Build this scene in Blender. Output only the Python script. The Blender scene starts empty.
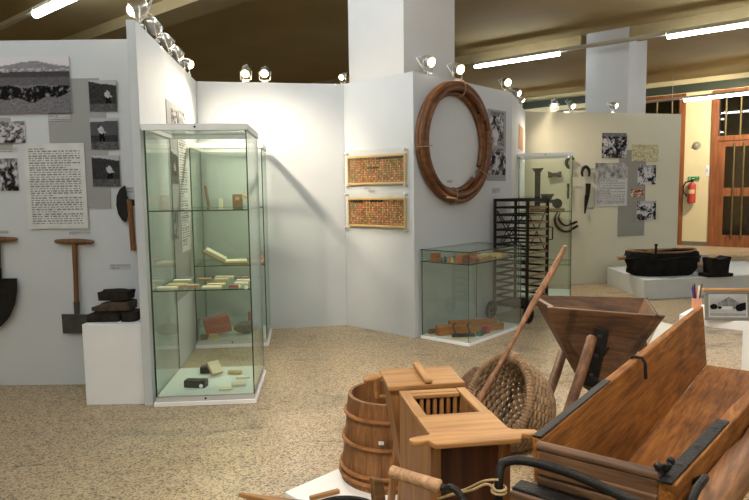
import bpy, bmesh, math, random
from mathutils import Vector, Matrix, noise as mnoise
random.seed(7)
SC = bpy.context.scene
COL = SC.collection
PI = math.pi
# ------------------------------------------------------------------ camera
CH, FPX, PITCH, ROLL = 1.40, 619.0, 0.0935, -0.0132
fwd = Vector((0, math.cos(PITCH), -math.sin(PITCH)))
up0 = Vector((0, math.sin(PITCH), math.cos(PITCH)))
rt0 = Vector((1, 0, 0))
RT = rt0 * math.cos(ROLL) + up0 * math.sin(ROLL)
UP = up0 * math.cos(ROLL) - rt0 * math.sin(ROLL)
CAMP = Vector((0, 0, CH))
cd = bpy.data.cameras.new('camera')
cam = bpy.data.objects.new('camera', cd)
COL.objects.link(cam)
cd.sensor_width = 36
cd.lens = FPX / 749 * 36
cd.clip_start = 0.05
cam.matrix_world = Matrix(((RT.x, UP.x, -fwd.x, 0), (RT.y, UP.y, -fwd.y, 0), (RT.z, UP.z, -fwd.z, CH), (0, 0, 0, 1)))
SC.camera = cam

# measuring helpers: sight line of a photo pixel -> a point on a real plane
def ray(x, y):
    return fwd + RT * ((x - 374.5) / FPX) + UP * ((250 - y) / FPX)
def gp(x, y, z=0.0):                       # on the level plane z
    d = ray(x, y); t = (z - CH) / d.z
    return CAMP + d * t
def dp(x, y, Y):                           # at distance Y
    d = ray(x, y); return CAMP + d * (Y / d.y)
class Wall:
    def __init__(s, a, b):                 # a -> b runs to the right as one faces it
        s.a = Vector((a[0], a[1], 0)); s.b = Vector((b[0], b[1], 0))
        s.d = (s.b - s.a).normalized(); s.len = (s.b - s.a).length
        s.n = Vector((s.d.y, -s.d.x, 0))   # towards the viewer
        s.rot = math.atan2(s.d.y, s.d.x)
    def sz(s, x, y):
        d = ray(x, y); t = (s.a - CAMP).dot(s.n) / d.dot(s.n)
        p = CAMP + d * t
        return (p - s.a).dot(s.d), p.z
    def pt(s, u, z, off=0.0):
        p = s.a + s.d * u + s.n * off
        return Vector((p.x, p.y, z))

# ------------------------------------------------------------------ materials
MATS = {}
def newmat(name):
    m = bpy.data.materials.new(name); m.use_nodes = True
    nt = m.node_tree; nt.nodes.clear()
    out = nt.nodes.new('ShaderNodeOutputMaterial')
    return m, nt, out
def N(nt, t, **kw):
    n = nt.nodes.new(t)
    for k, v in kw.items(): setattr(n, k, v)
    return n
def rgba(c): return (c[0], c[1], c[2], 1)
def srgb(r, g, b):
    f = lambda v: (v / 255 / 12.92) if v / 255 <= .04045 else ((v / 255 + .055) / 1.055) ** 2.4
    return (f(r), f(g), f(b))
def ramp(nt, stops, interp='LINEAR'):
    r = N(nt, 'ShaderNodeValToRGB'); e = r.color_ramp.elements
    r.color_ramp.interpolation = interp
    while len(e) < len(stops): e.new(0.5)
    for i, (p, c) in enumerate(stops):
        e[i].position = p; e[i].color = rgba(c)
    return r
def plain(name, c, rough=.6, metal=0.0, var=.12, scale=6, bump=.05, spec=.5, coat=0):
    if name in MATS: return MATS[name]
    m, nt, out = newmat(name)
    b = N(nt, 'ShaderNodeBsdfPrincipled')
    tc = N(nt, 'ShaderNodeTexCoord'); no = N(nt, 'ShaderNodeTexNoise')
    no.inputs['Scale'].default_value = scale; no.inputs['Detail'].default_value = 6
    nt.links.new(tc.outputs['Object'], no.inputs['Vector'])
    r = ramp(nt, [(.3, [v * (1 - var) for v in c]), (.7, [min(1, v * (1 + var)) for v in c])])
    nt.links.new(no.outputs['Fac'], r.inputs['Fac'])
    nt.links.new(r.outputs['Color'], b.inputs['Base Color'])
    b.inputs['Roughness'].default_value = rough; b.inputs['Metallic'].default_value = metal
    b.inputs['Specular IOR Level'].default_value = spec
    if coat: b.inputs['Coat Weight'].default_value = coat
    if bump:
        bp = N(nt, 'ShaderNodeBump'); bp.inputs['Strength'].default_value = bump; bp.inputs['Distance'].default_value = .01
        n2 = N(nt, 'ShaderNodeTexNoise'); n2.inputs['Scale'].default_value = scale * 8; n2.inputs['Detail'].default_value = 4
        nt.links.new(tc.outputs['Object'], n2.inputs['Vector'])
        nt.links.new(n2.outputs['Fac'], bp.inputs['Height']); nt.links.new(bp.outputs['Normal'], b.inputs['Normal'])
    nt.links.new(b.outputs[0], out.inputs[0]); MATS[name] = m
    return m
def wood(name, dark, light, axis='x', sc=1.0, rough=.55, grain=1.0, stain=.5, bump=.25, spec=.4):
    if name in MATS: return MATS[name]
    m, nt, out = newmat(name)
    L = nt.links.new
    b = N(nt, 'ShaderNodeBsdfPrincipled'); tc = N(nt, 'ShaderNodeTexCoord'); mp = N(nt, 'ShaderNodeMapping')
    s = {'x': (1.2, 14, 14), 'y': (14, 1.2, 14), 'z': (14, 14, 1.2)}[axis]
    mp.inputs['Scale'].default_value = [v * sc for v in s]
    L(tc.outputs['Object'], mp.inputs['Vector'])
    n1 = N(nt, 'ShaderNodeTexNoise'); n1.inputs['Scale'].default_value = 1.6; n1.inputs['Detail'].default_value = 8
    n1.inputs['Roughness'].default_value = .62; n1.inputs['Distortion'].default_value = .7
    L(mp.outputs[0], n1.inputs['Vector'])
    mid = [(a + c) / 2 for a, c in zip(dark, light)]
    r1 = ramp(nt, [(.28, dark), (.48, mid), (.72, light)])
    L(n1.outputs['Fac'], r1.inputs['Fac'])
    n2 = N(nt, 'ShaderNodeTexNoise'); n2.inputs['Scale'].default_value = 9 * sc; n2.inputs['Detail'].default_value = 3
    mp2 = N(nt, 'ShaderNodeMapping')
    mp2.inputs['Scale'].default_value = {'x': (.35, 6, 6), 'y': (6, .35, 6), 'z': (6, 6, .35)}[axis]
    L(tc.outputs['Object'], mp2.inputs['Vector']); L(mp2.outputs[0], n2.inputs['Vector'])
    r2 = ramp(nt, [(.38, (.55, .5, .45)), (.56, (1, 1, 1))])
    L(n2.outputs['Fac'], r2.inputs['Fac'])
    mx = N(nt, 'ShaderNodeMix', data_type='RGBA', blend_type='MULTIPLY'); mx.inputs['Factor'].default_value = .55 * grain
    L(r1.outputs[0], mx.inputs['A']); L(r2.outputs[0], mx.inputs['B'])
    n3 = N(nt, 'ShaderNodeTexNoise'); n3.inputs['Scale'].default_value = 3.1; n3.inputs['Detail'].default_value = 6
    L(tc.outputs['Object'], n3.inputs['Vector'])
    r3 = ramp(nt, [(.36, (.42, .37, .33)), (.56, (1, 1, 1))])
    L(n3.outputs['Fac'], r3.inputs['Fac'])
    m2 = N(nt, 'ShaderNodeMix', data_type='RGBA', blend_type='MULTIPLY'); m2.inputs['Factor'].default_value = stain
    L(mx.outputs['Result'], m2.inputs['A']); L(r3.outputs[0], m2.inputs['B'])
    L(m2.outputs['Result'], b.inputs['Base Color'])
    b.inputs['Roughness'].default_value = rough; b.inputs['Specular IOR Level'].default_value = spec
    bp = N(nt, 'ShaderNodeBump'); bp.inputs['Strength'].default_value = bump; bp.inputs['Distance'].default_value = .004
    L(n2.outputs['Fac'], bp.inputs['Height']); L(bp.outputs['Normal'], b.inputs['Normal'])
    L(b.outputs[0], out.inputs[0]); MATS[name] = m
    return m
def emit(name, c, s):
    m, nt, out = newmat(name)
    e = N(nt, 'ShaderNodeEmission'); e.inputs[0].default_value = rgba(c); e.inputs[1].default_value = s
    nt.links.new(e.outputs[0], out.inputs[0]); MATS[name] = m; return m
def glass_mat(name, tint, rough=.01, ior=1.45):
    m, nt, out = newmat(name)
    t = N(nt, 'ShaderNodeBsdfTransparent'); t.inputs[0].default_value = rgba(tint)
    g = N(nt, 'ShaderNodeBsdfGlossy'); g.inputs['Roughness'].default_value = rough
    g.inputs['Color'].default_value = (.9, .95, .92, 1)
    fr = N(nt, 'ShaderNodeFresnel'); ge = N(nt, 'ShaderNodeNewGeometry')
    mr = N(nt, 'ShaderNodeMapRange'); mr.inputs['To Min'].default_value = ior; mr.inputs['To Max'].default_value = 1 / ior
    nt.links.new(ge.outputs['Backfacing'], mr.inputs['Value']); nt.links.new(mr.outputs[0], fr.inputs[0])   # a thin sheet: same mirror strength from both faces
    mx = N(nt, 'ShaderNodeMixShader')
    nt.links.new(fr.outputs[0], mx.inputs[0]); nt.links.new(t.outputs[0], mx.inputs[1]); nt.links.new(g.outputs[0], mx.inputs[2])
    nt.links.new(mx.outputs[0], out.inputs[0]); MATS[name] = m; return m

# ------------------------------------------------------------------ mesh builder
class MB:
    def __init__(s): s.bm = bmesh.new(); s.M = Matrix.Identity(4); s.mi = 0
    def v(s, p): return s.bm.verts.new(s.M @ Vector(p))
    def f(s, vs):
        try: fc = s.bm.faces.new(vs)
        except ValueError: return None
        fc.material_index = s.mi; return fc
    def hexa(s, p):                        # 8 points: bottom ring then top ring
        q = [s.v(x) for x in p]
        for a in ((3, 2, 1, 0), (4, 5, 6, 7), (0, 1, 5, 4), (1, 2, 6, 5), (2, 3, 7, 6), (3, 0, 4, 7)): s.f([q[i] for i in a])
    def box(s, x0, x1, y0, y1, z0, z1):
        s.hexa([(x0, y0, z0), (x1, y0, z0), (x1, y1, z0), (x0, y1, z0), (x0, y0, z1), (x1, y0, z1), (x1, y1, z1), (x0, y1, z1)])
    def bar(s, a, b, w, h, roll=None):     # rectangular bar from a to b, w sideways, h up
        a = Vector(a); b = Vector(b); d = (b - a).normalized()
        ref = Vector(roll) if roll else (Vector((0, 0, 1)) if abs(d.z) < .95 else Vector((1, 0, 0)))
        sx = d.cross(ref).normalized(); sz = sx.cross(d).normalized()
        ring = lambda c: [c - sx * w / 2 - sz * h / 2, c + sx * w / 2 - sz * h / 2, c + sx * w / 2 + sz * h / 2, c - sx * w / 2 + sz * h / 2]
        s.hexa(ring(a) + ring(b))
    def loft(s, rings, caps=True, closed=True, loop=False):
        R = [[s.v(p) for p in r] for r in rings]; n = len(R[0])
        K = len(R) if loop else len(R) - 1
        for i in range(K):
            r0, r1 = R[i], R[(i + 1) % len(R)]
            for j in range(n if closed else n - 1):
                s.f([r0[j], r0[(j + 1) % n], r1[(j + 1) % n], r1[j]])
        if caps and not loop: s.f(R[0][::-1]); s.f(R[-1])
    def tube(s, pts, r, seg=10, loop=False, caps=True):
        P = [Vector(p) for p in pts]; n = len(P)
        rr = r if isinstance(r, (list, tuple)) else [r] * n
        nrm = None; rings = []
        for i in range(n):
            if loop: d = P[(i + 1) % n] - P[i - 1]
            else: d = P[min(i + 1, n - 1)] - P[max(i - 1, 0)]
            d.normalize()
            if nrm is None:
                ref = Vector((0, 0, 1)) if abs(d.z) < .9 else Vector((1, 0, 0)); nrm = d.cross(ref).normalized()
            else:
                nrm = nrm - d * nrm.dot(d); nrm.normalize()
            bn = d.cross(nrm)
            rings.append([P[i] + (nrm * math.cos(2 * PI * k / seg) + bn * math.sin(2 * PI * k / seg)) * rr[i] for k in range(seg)])
        s.loft(rings, caps, True, loop)
    def lathe(s, prof, seg=32, M=None, caps=True, ang=2 * PI):
        M = M or Matrix.Identity(4)
        rings = [[M @ Vector((r * math.cos(2 * PI * k / seg), r * math.sin(2 * PI * k / seg), z)) for k in range(seg)] for r, z in prof]
        s.loft(rings, caps)
    def prism(s, poly, y0, y1):            # polygon in x,z extruded along y
        a = [s.v((p[0], y0, p[1])) for p in poly]; b = [s.v((p[0], y1, p[1])) for p in poly]; n = len(poly)
        s.f(a); s.f(b[::-1])
        for i in range(n): s.f([a[i], b[i], b[(i + 1) % n], a[(i + 1) % n]])
    def slab(s, poly, z0, z1):             # polygon in x,y extruded along z
        a = [s.v((p[0], p[1], z0)) for p in poly]; b = [s.v((p[0], p[1], z1)) for p in poly]; n = len(poly)
        s.f(a[::-1]); s.f(b)
        for i in range(n): s.f([a[i], a[(i + 1) % n], b[(i + 1) % n], b[i]])
def axis_m(p, d):                          # matrix taking +z to direction d at p
    d = Vector(d).normalized()
    return Matrix.Translation(Vector(p)) @ d.to_track_quat('Z', 'Y').to_matrix().to_4x4()
MW = {}
def obj(name, mb, mat, parent=None, world=False, smooth=False, bevel=0, seg=2, loc=None, rotz=0):
    bm = mb.bm
    if world:
        if parent is not None: bmesh.ops.transform(bm, matrix=MW[parent.name].inverted(), verts=bm.verts)
        elif loc is not None: bmesh.ops.transform(bm, matrix=(Matrix.Translation(loc) @ Matrix.Rotation(rotz, 4, 'Z')).inverted(), verts=bm.verts)
    bmesh.ops.recalc_face_normals(bm, faces=bm.faces)
    me = bpy.data.meshes.new(name); bm.to_mesh(me); bm.free()
    o = bpy.data.objects.new(name, me); COL.objects.link(o)
    for m in (mat if isinstance(mat, (list, tuple)) else [mat]): me.materials.append(m)
    if smooth:
        for p in me.polygons: p.use_smooth = True
        try: me.set_sharp_from_angle(angle=math.radians(38))
        except Exception: pass
    if bevel:
        b = o.modifiers.new('bevel', 'BEVEL'); b.width = bevel; b.segments = seg; b.limit_method = 'ANGLE'; b.angle_limit = math.radians(40)
    if parent is not None: o.parent = parent
    if loc is not None: o.location = loc
    if rotz: o.rotation_euler = (0, 0, rotz)
    MW[o.name] = (MW[parent.name] if parent is not None else Matrix.Identity(4)) @ Matrix.Translation(Vector(loc or (0, 0, 0))) @ Matrix.Rotation(rotz, 4, 'Z')
    return o
def tag(o, label=None, cat=None, group=None, kind=None):
    if label: o['label'] = label
    if cat: o['category'] = cat
    if group: o['group'] = group
    if kind: o['kind'] = kind
    return o
def thing(name, label, cat, loc=(0, 0, 0), rotz=0, group=None):
    o = bpy.data.objects.new(name, None); COL.objects.link(o)
    o.empty_display_size = .1
    o.location = loc; o.rotation_euler = (0, 0, rotz)
    MW[o.name] = Matrix.Translation(Vector(loc)) @ Matrix.Rotation(rotz, 4, 'Z')
    return tag(o, label, cat, group)
def struct(name, mb, mat, **k): return tag(obj(name, mb, mat, **k), kind='structure')
def kids(o): return [c for c in COL.objects if c.parent == o]
def copy_tree(o, parent=None):
    c = o.copy(); COL.objects.link(c)
    if parent is not None: c.parent = parent
    for ch in kids(o): copy_tree(ch, c)
    return c

# ------------------------------------------------------------------ printed pictures
def vn(x, y, s=0): return mnoise.noise(Vector((x, y, s * 7.31))) * .5 + .5
def fbm(x, y, s=0):
    return (vn(x, y, s) * .5 + vn(x * 2.1, y * 2.1, s + 1) * .3 + vn(x * 4.3, y * 4.3, s + 2) * .2)
def print_mat():
    if 'print' in MATS: return MATS['print']
    m, nt, out = newmat('print')
    b = N(nt, 'ShaderNodeBsdfPrincipled'); a = N(nt, 'ShaderNodeAttribute'); a.attribute_name = 'ink'
    b.inputs['Roughness'].default_value = .65; b.inputs['Specular IOR Level'].default_value = .06
    nt.links.new(a.outputs['Color'], b.inputs['Base Color']); nt.links.new(b.outputs[0], out.inputs[0])
    MATS['print'] = m; return m
def sheet(name, w, h, t, nx, ny, paint, edge, parent=None, loc=None, rotz=0, flat=False):
    """a thin printed board, x across, z up, printed on its front (-y) side; paint(u, v) gives the ink, v up"""
    bm = bmesh.new(); lay = bm.loops.layers.float_color.new('ink')
    g = [[bm.verts.new((w * (i / nx - .5), -t, h * (j / ny - .5))) for i in range(nx + 1)] for j in range(ny + 1)]
    cc = {}
    for j in range(ny + 1):
        for i in range(nx + 1): cc[g[j][i]] = paint(i / nx, j / ny)
    for j in range(ny):
        for i in range(nx):
            f = bm.faces.new([g[j][i], g[j][i + 1], g[j + 1][i + 1], g[j + 1][i]])
            k = paint((i + .5) / nx, (j + .5) / ny) if flat else None
            for lp in f.loops: lp[lay] = rgba(k if flat else cc[lp.vert])
    c = [g[0][0], g[0][nx], g[ny][nx], g[ny][0]]
    b = [bm.verts.new((v.co.x, 0, v.co.z)) for v in c]
    rim = [[g[0][i] for i in range(nx + 1)], [g[j][nx] for j in range(ny + 1)], [g[ny][i] for i in range(nx, -1, -1)], [g[j][0] for j in range(ny, -1, -1)]]
    for k in range(4):
        f = bm.faces.new(rim[k][::-1] + [b[k], b[(k + 1) % 4]]); f.material_index = 1
    f = bm.faces.new(b); f.material_index = 1
    bmesh.ops.recalc_face_normals(bm, faces=bm.faces)
    me = bpy.data.meshes.new(name); bm.to_mesh(me); bm.free()
    o = bpy.data.objects.new(name, me); COL.objects.link(o)
    me.materials.append(print_mat()); me.materials.append(edge)
    if parent is not None: o.parent = parent
    if loc is not None: o.location = loc
    o.rotation_euler = (0, 0, rotz)
    return o
def pinned(name, label, cat, wall, x0, y0, x1, y1, paint, nx, ny, off=.001, t=.006, group=None, flat=False):
    """a print on a wall, its four sides read off the photo"""
    ym = (y0 + y1) / 2; xm = (x0 + x1) / 2
    s0 = wall.sz(x0, ym)[0]; s1 = wall.sz(x1, ym)[0]; z1 = wall.sz(xm, y0)[1]; z0 = wall.sz(xm, y1)[1]
    o = sheet(name, s1 - s0, z1 - z0, t, nx, ny, paint, MATS['card_edge'], None, wall.pt((s0 + s1) / 2, (z0 + z1) / 2, off), wall.rot, flat)
    return tag(o, label, cat, group)
def p_flat(c): return lambda u, v: c
def p_text(lines, seed, paper=.62, title=True, margin=.08, dark=.06, pic=0):
    rnd = random.Random(seed); rows = []
    for k in range(lines):
        segs = []; x = margin
        end = 1 - margin if rnd.random() > .15 else rnd.uniform(.4, .8)
        if k == 0 and title: end = .35
        while x < end:
            w = rnd.uniform(.02, .085); segs.append((x, min(end, x + w))); x += w + .02
        rows.append(segs)
    def f(u, v):
        q = (1 - v - .05) / .9
        pv = paper * (.9 + .2 * vn(u * 9, v * 9, seed))
        if pic and 1 - v < pic:
            k = fbm(u * 9, v * 9, seed); return [max(0, min(1, (k - .3) * 1.4)) * .55 + .1] * 3
        if 0 <= q < 1:
            k = int(q * lines); fr = q * lines - k
            if .25 < fr < .75:
                for a, b in rows[k]:
                    if a <= u <= b: return [dark if (k == 0 and title) else dark * 1.8] * 3
        return (pv, pv, pv * .99)
    return f
def p_caption(seed): return p_text(3, seed, paper=.45, title=False, margin=.03, dark=.08)
def p_landscape(seed):
    def f(u, v):
        ridge = .80 + .11 * math.exp(-((u - .66) / .24) ** 2) + .02 * vn(u * 9, 0, seed)
        e = .03 * (vn(u * 12, v * 9, 7) - .5)
        if v > ridge: k = .50 + .10 * v
        elif v + e > .74: k = .17 + .22 * max(0, fbm(u * 14, v * 30, seed) - .3) + (.22 if v + e < .79 and vn(u * 30, v * 40, 4) > .56 else 0)
        elif v + e > .64: k = .02 + .07 * fbm(u * 40, v * 60, seed)
        elif v + e > .50: k = .04 + .12 * fbm(u * 20, v * 60, seed)
        else:
            k = .05 + .24 * fbm(u * 30, v * 30, seed) ** 1.3
            top = .53 - .10 * vn(u * 6, 0, 3); bot = .16 + .16 * vn(u * 7, 2, 3) + max(0, u - .8) * .7
            if bot < v < top:
                q = fbm(u * 30, v * 11, seed + 3)
                k = .22 if q > .62 else (.006 if q < .55 else .05)
        return (k, k * .95, k * 1.03)
    return f
def p_crowd(seed, lo=.42, hi=.58, sc=7):
    def f(u, v):
        wx = fbm(u * 3, v * 3, seed + 9) * 2.2; wy = fbm(u * 3 + 5, v * 3, seed + 11) * 1.4
        k = fbm(u * sc * .8 + wx, v * sc * .55 + wy, seed) * .8 + .2 * vn(u * sc * 5, v * sc * 4, seed + 2)
        t = max(0, min(1, (k - lo) / (hi - lo)))
        g = .010 + .48 * t ** 1.6
        if v > .86: g = g * .5 + .12
        return (g, g * .96, g)
    return f
def p_figure(seed, cx=.55, cy=.58):
    def el(u, v, x, y, a, b, t=0):
        c, s_ = math.cos(t), math.sin(t); p, q = (u - x) * c + (v - y) * s_, -(u - x) * s_ + (v - y) * c
        return (p / a) ** 2 + (q / b) ** 2 < 1
    def f(u, v):
        n = fbm(u * 22, v * 22, seed)
        g = .006 + .10 * n ** 1.8
        if seed == 22 and v > .45: g = .03 + .10 * n
        if v > .86 + .05 * vn(u * 4, 0, seed) - .12 * (u - .5) * (1 if seed != 22 else -.3): g = .40
        if el(u, v, cx - .02, cy - .20, .05, .2, -.15) or el(u, v, cx + .07, cy - .20, .045, .2, .2): g = .004
        if el(u, v, cx, cy, .10, .13, .5): g = .52 - .2 * vn(u * 14, v * 14, seed)
        if el(u, v, cx + .10, cy - .06, .10, .03, -.5): g = .34
        if el(u, v, cx - .07, cy + .11, .045, .05): g = .05
        if v < .24: g = .02 + .30 * fbm(u * 12, v * 26, seed + 2) ** 2.2
        return (g, g * .97, g * 1.02)
    return f
def p_map(seed):
    def f(u, v):
        k = fbm(u * 12, v * 9, seed); g = (.50, .46, .28)
        if abs(k - .5) < .02 or abs(vn(u * 5, v * 5, seed + 4) - .5) < .02: g = (.16, .14, .08)
        return g
    return f
# ------------------------------------------------------------------ material set
white = plain('white_paint', (.86, .86, .86), .5, var=.02, bump=.02)
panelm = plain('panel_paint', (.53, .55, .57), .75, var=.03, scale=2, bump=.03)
columnm = plain('column_plaster', (.60, .58, .555), .8, var=.03, scale=2, bump=.04)
creamwall = plain('cream_plaster', (.74, .63, .37), .8, var=.04, scale=1.5, bump=.05)
ceilm = plain('ceiling_paint', (.40, .295, .128), .9, var=.06, scale=1.2, bump=.05)
plain('card_edge', (.5, .5, .5), .6, var=.02, bump=0)
iron = plain('black_iron', (.012, .011, .011), .5, .25, var=.4, scale=20, bump=.3, spec=.25)
rust = plain('rusty_iron', (.03, .024, .02), .65, .2, var=.4, scale=25, bump=.3)
steel = plain('spade_steel', (.055, .052, .046), .6, .3, var=.3, scale=12, bump=.15)
chrome = plain('lamp_metal', (.62, .60, .56), .28, .9, var=.08, bump=0)
alu = plain('aluminium', (.62, .62, .62), .4, .4, var=.03, bump=0)
tar = plain('blackened_hide', (.009, .008, .0075), .7, 0, var=.5, scale=14, bump=.6, spec=.12)
peat = plain('charred_wood', (.022, .017, .013), .85, 0, var=.6, scale=18, bump=.9, spec=.2)
peat2 = plain('brown_turf', (.085, .058, .04), .9, 0, var=.5, scale=18, bump=.8, spec=.2)
cream = plain('cream_card', (.72, .66, .45), .6, var=.06, scale=30, bump=.05)
yellow = plain('yellowed_card', (.62, .46, .20), .6, var=.1, scale=30, bump=.05)
tan = plain('tan_card', (.42, .24, .10), .6, var=.15, scale=30, bump=.05)
browns = plain('brown_leather', (.14, .06, .03), .5, var=.3, scale=30, bump=.1)
redp = plain('red_paint', (.42, .045, .03), .4, var=.1, bump=.02)
redm = plain('faded_red_tin', (.40, .075, .045), .55, var=.2, scale=20, bump=.05)
greenp = plain('green_felt', (.03, .12, .07), .8, var=.2, scale=20)
blackp = plain('black_lacquer', (.012, .012, .013), .35, var=.2, bump=.02)
pad = plain('pale_green_pad', (.62, .69, .62), .6, var=.02, bump=.01)
glass = glass_mat('display_glass', (.952, .974, .961))
shelfg = glass_mat('shelf_glass', (.91, .957, .935))
acryl = glass_mat('acrylic', (.975, .975, .97))
edgeg = plain('glass_edge', (.012, .045, .032), .15, var=.1, bump=0)
w_barrel = wood('barrel_wood', (.14, .055, .017), (.40, .19, .07), 'z', 1.3, stain=.55)
w_hoop = wood('hoop_wood', (.24, .09, .024), (.50, .225, .07), 'x', 1.0, stain=.3)
w_pine = wood('pine_wood', (.25, .108, .032), (.49, .265, .092), 'y', 1.0, stain=.25, grain=.7, bump=.12)
w_pinex = wood('pine_wood_across', (.25, .108, .032), (.49, .265, .092), 'x', 1.0, stain=.25, grain=.7, bump=.12)
w_pinez = wood('pine_wood_upright', (.22, .09, .027), (.44, .215, .075), 'z', 1.0, stain=.3, grain=.7, bump=.12)
w_red = wood('redbrown_wood', (.045, .014, .006), (.13, .045, .018), 'z', 1.0, stain=.4)
w_trough = wood('trough_wood', (.10, .034, .008), (.44, .18, .040), 'x', 2.2, stain=.6, rough=.6, spec=.18)
w_trough_end = wood('trough_end_wood', (.06, .03, .015), (.28, .14, .06), 'x', 1.2, stain=.75)
w_log = wood('log_wood', (.07, .03, .014), (.36, .18, .08), 'x', 1.6, stain=.75, bump=.5)
w_hop = wood('hopper_wood', (.030, .013, .006), (.19, .086, .030), 'x', 1.0, stain=.7, rough=.6)
w_leg = wood('leg_wood', (.06, .025, .012), (.26, .12, .05), 'z', 1.2, stain=.6)
w_pole = wood('pole_wood', (.16, .065, .028), (.38, .19, .09), 'z', 1.0, stain=.4)
w_shaft = wood('shaft_wood', (.10, .035, .010), (.26, .105, .033), 'z', 1.0, stain=.35)
w_coil = wood('coil_wood', (.075, .024, .006), (.25, .095, .028), 'x', .8, stain=.5, bump=.2)
w_grip = wood('grip_wood', (.20, .10, .045), (.52, .32, .18), 'x', 1.4, stain=.5)
w_door = wood('door_wood', (.16, .045, .012), (.36, .125, .035), 'z', .5, stain=.2, bump=.05)
w_red2 = wood('orange_wood', (.26, .085, .022), (.50, .22, .06), 'x', 1.0, stain=.35)
w_dark = wood('dark_bar_wood', (.007, .005, .004), (.026, .016, .011), 'x', 1.0, stain=.4, spec=.15)
w_slat = wood('worn_slat_wood', (.12, .055, .022), (.34, .19, .08), 'x', 1.0, stain=.5)
rope = plain('twine', (.42, .30, .15), .9, var=.2, scale=60, bump=.5)
# granite floor
m, nt, out = newmat('granite_floor'); L = nt.links.new
b = N(nt, 'ShaderNodeBsdfPrincipled'); tc = N(nt, 'ShaderNodeTexCoord')
vo = N(nt, 'ShaderNodeTexVoronoi'); vo.inputs['Scale'].default_value = 120; L(tc.outputs['Object'], vo.inputs['Vector'])
rr = ramp(nt, [(0, (.07, .055, .04)), (.17, (.24, .18, .12)), (.35, (.42, .31, .19)), (.68, (.50, .375, .23)), (.86, (.56, .445, .295)), (1, (.17, .15, .125))])
sep = N(nt, 'ShaderNodeSeparateColor'); L(vo.outputs['Color'], sep.inputs[0]); L(sep.outputs[0], rr.inputs['Fac'])
v2 = N(nt, 'ShaderNodeTexNoise'); v2.inputs['Scale'].default_value = 1.1; v2.inputs['Detail'].default_value = 7; v2.inputs['Distortion'].default_value = 1.4
mpf = N(nt, 'ShaderNodeMapping'); mpf.inputs['Scale'].default_value = (.55, 1.3, 1); mpf.inputs['Rotation'].default_value = (0, 0, .3)
L(tc.outputs['Object'], mpf.inputs['Vector']); L(mpf.outputs[0], v2.inputs['Vector'])
r2 = ramp(nt, [(.30, (.50, .56, .60)), (.42, (1, 1, 1)), (.62, (1, .985, .95)), (.75, (1.0, .93, .84))])
L(v2.outputs['Fac'], r2.inputs['Fac'])
mx = N(nt, 'ShaderNodeMix', data_type='RGBA', blend_type='MULTIPLY'); mx.inputs['Factor'].default_value = .9
L(rr.outputs[0], mx.inputs['A']); L(r2.outputs[0], mx.inputs['B'])
# thin grey streaks of the stone
v3 = N(nt, 'ShaderNodeTexNoise'); v3.inputs['Scale'].default_value = 1.4; v3.inputs['Detail'].default_value = 5; v3.inputs['Distortion'].default_value = 2.2
mp3 = N(nt, 'ShaderNodeMapping'); mp3.inputs['Scale'].default_value = (.5, 1.9, 1); mp3.inputs['Rotation'].default_value = (0, 0, -.35); mp3.inputs['Location'].default_value = (3.1, 1.7, 0)
L(tc.outputs['Object'], mp3.inputs['Vector']); L(mp3.outputs[0], v3.inputs['Vector'])
r3 = ramp(nt, [(.29, (.36, .40, .43)), (.375, (1, 1, 1))])
L(v3.outputs['Fac'], r3.inputs['Fac'])
m3 = N(nt, 'ShaderNodeMix', data_type='RGBA', blend_type='MULTIPLY'); m3.inputs['Factor'].default_value = .8
L(mx.outputs['Result'], m3.inputs['A']); L(r3.outputs[0], m3.inputs['B'])
L(m3.outputs['Result'], b.inputs['Base Color']); b.inputs['Roughness'].default_value = .42; b.inputs['Specular IOR Level'].default_value = .35
L(b.outputs[0], out.inputs[0]); floorm = m

# ------------------------------------------------------------------ the room
PH, CEIL = 2.50, 4.0                       # display panels, ceiling
az = math.radians(50)
U = Vector((-math.sin(az), math.cos(az), 0)); V = Vector((math.cos(az), math.sin(az), 0))
farp = gp(694, 245.5); VF = farp.dot(V)
def uv(u, v, z=0): p = U * u + V * v; return Vector((p.x, p.y, z))
U0, U1, V0, V1 = -10.0, 13.5, -5.0, VF
q = MB(); q.slab([uv(U0 - .3, V0 - .3), uv(U0 - .3, V1 + 4), uv(U1 + .3, V1 + 4), uv(U1 + .3, V0 - .3)][::-1], -.1, 0); struct('floor', q, floorm)
q = MB(); q.slab([uv(U0 - .3, V0 - .3), uv(U0 - .3, V1 + .3), uv(U1 + .3, V1 + .3), uv(U1 + .3, V0 - .3)][::-1], CEIL, CEIL + .15); struct('ceiling', q, ceilm)
def wall_uv(name, u0, u1, v0, v1, mat, z0=0, z1=CEIL):
    q = MB(); q.slab([uv(u0, v0), uv(u1, v0), uv(u1, v1), uv(u0, v1)], z0, z1); return struct(name, q, mat)
wall_uv('wall_right', U0 - .3, U0, V0, V1, creamwall)
wall_uv('wall_left', U1, U1 + .3, V0, V1, creamwall)
wall_uv('wall_behind', U0 - .3, U1 + .3, V0 - .3, V0, creamwall)
FW = Wall((uv(U1, V1).x, uv(U1, V1).y), (uv(U0, V1).x, uv(U0, V1).y))      # far wall
us = lambda x, y: U1 - FW.sz(x, y)[0]      # u coordinate of a photo point on the far wall
D1a = us(709, 200); D1z = FW.sz(720, 90)[1]; D1b = D1a - 3.0               # glazed door to the right
D2a = us(640, 100); D2b = us(683, 200); D2z = D1z
wall_uv('wall_far', U1, D2a + 1.3, V1, V1 + .3, creamwall)
wall_uv('wall_far_pier', D2b, D1a, V1, V1 + .3, creamwall)
wall_uv('wall_far_end', D1b, U0, V1, V1 + .3, creamwall)
wall_uv('wall_far_lintel', D2a + 1.3, D2b, V1, V1 + .3, creamwall, D1z, CEIL)
wall_uv('wall_far_header', D1a, D1b, V1, V1 + .3, creamwall, D1z, CEIL)
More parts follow.
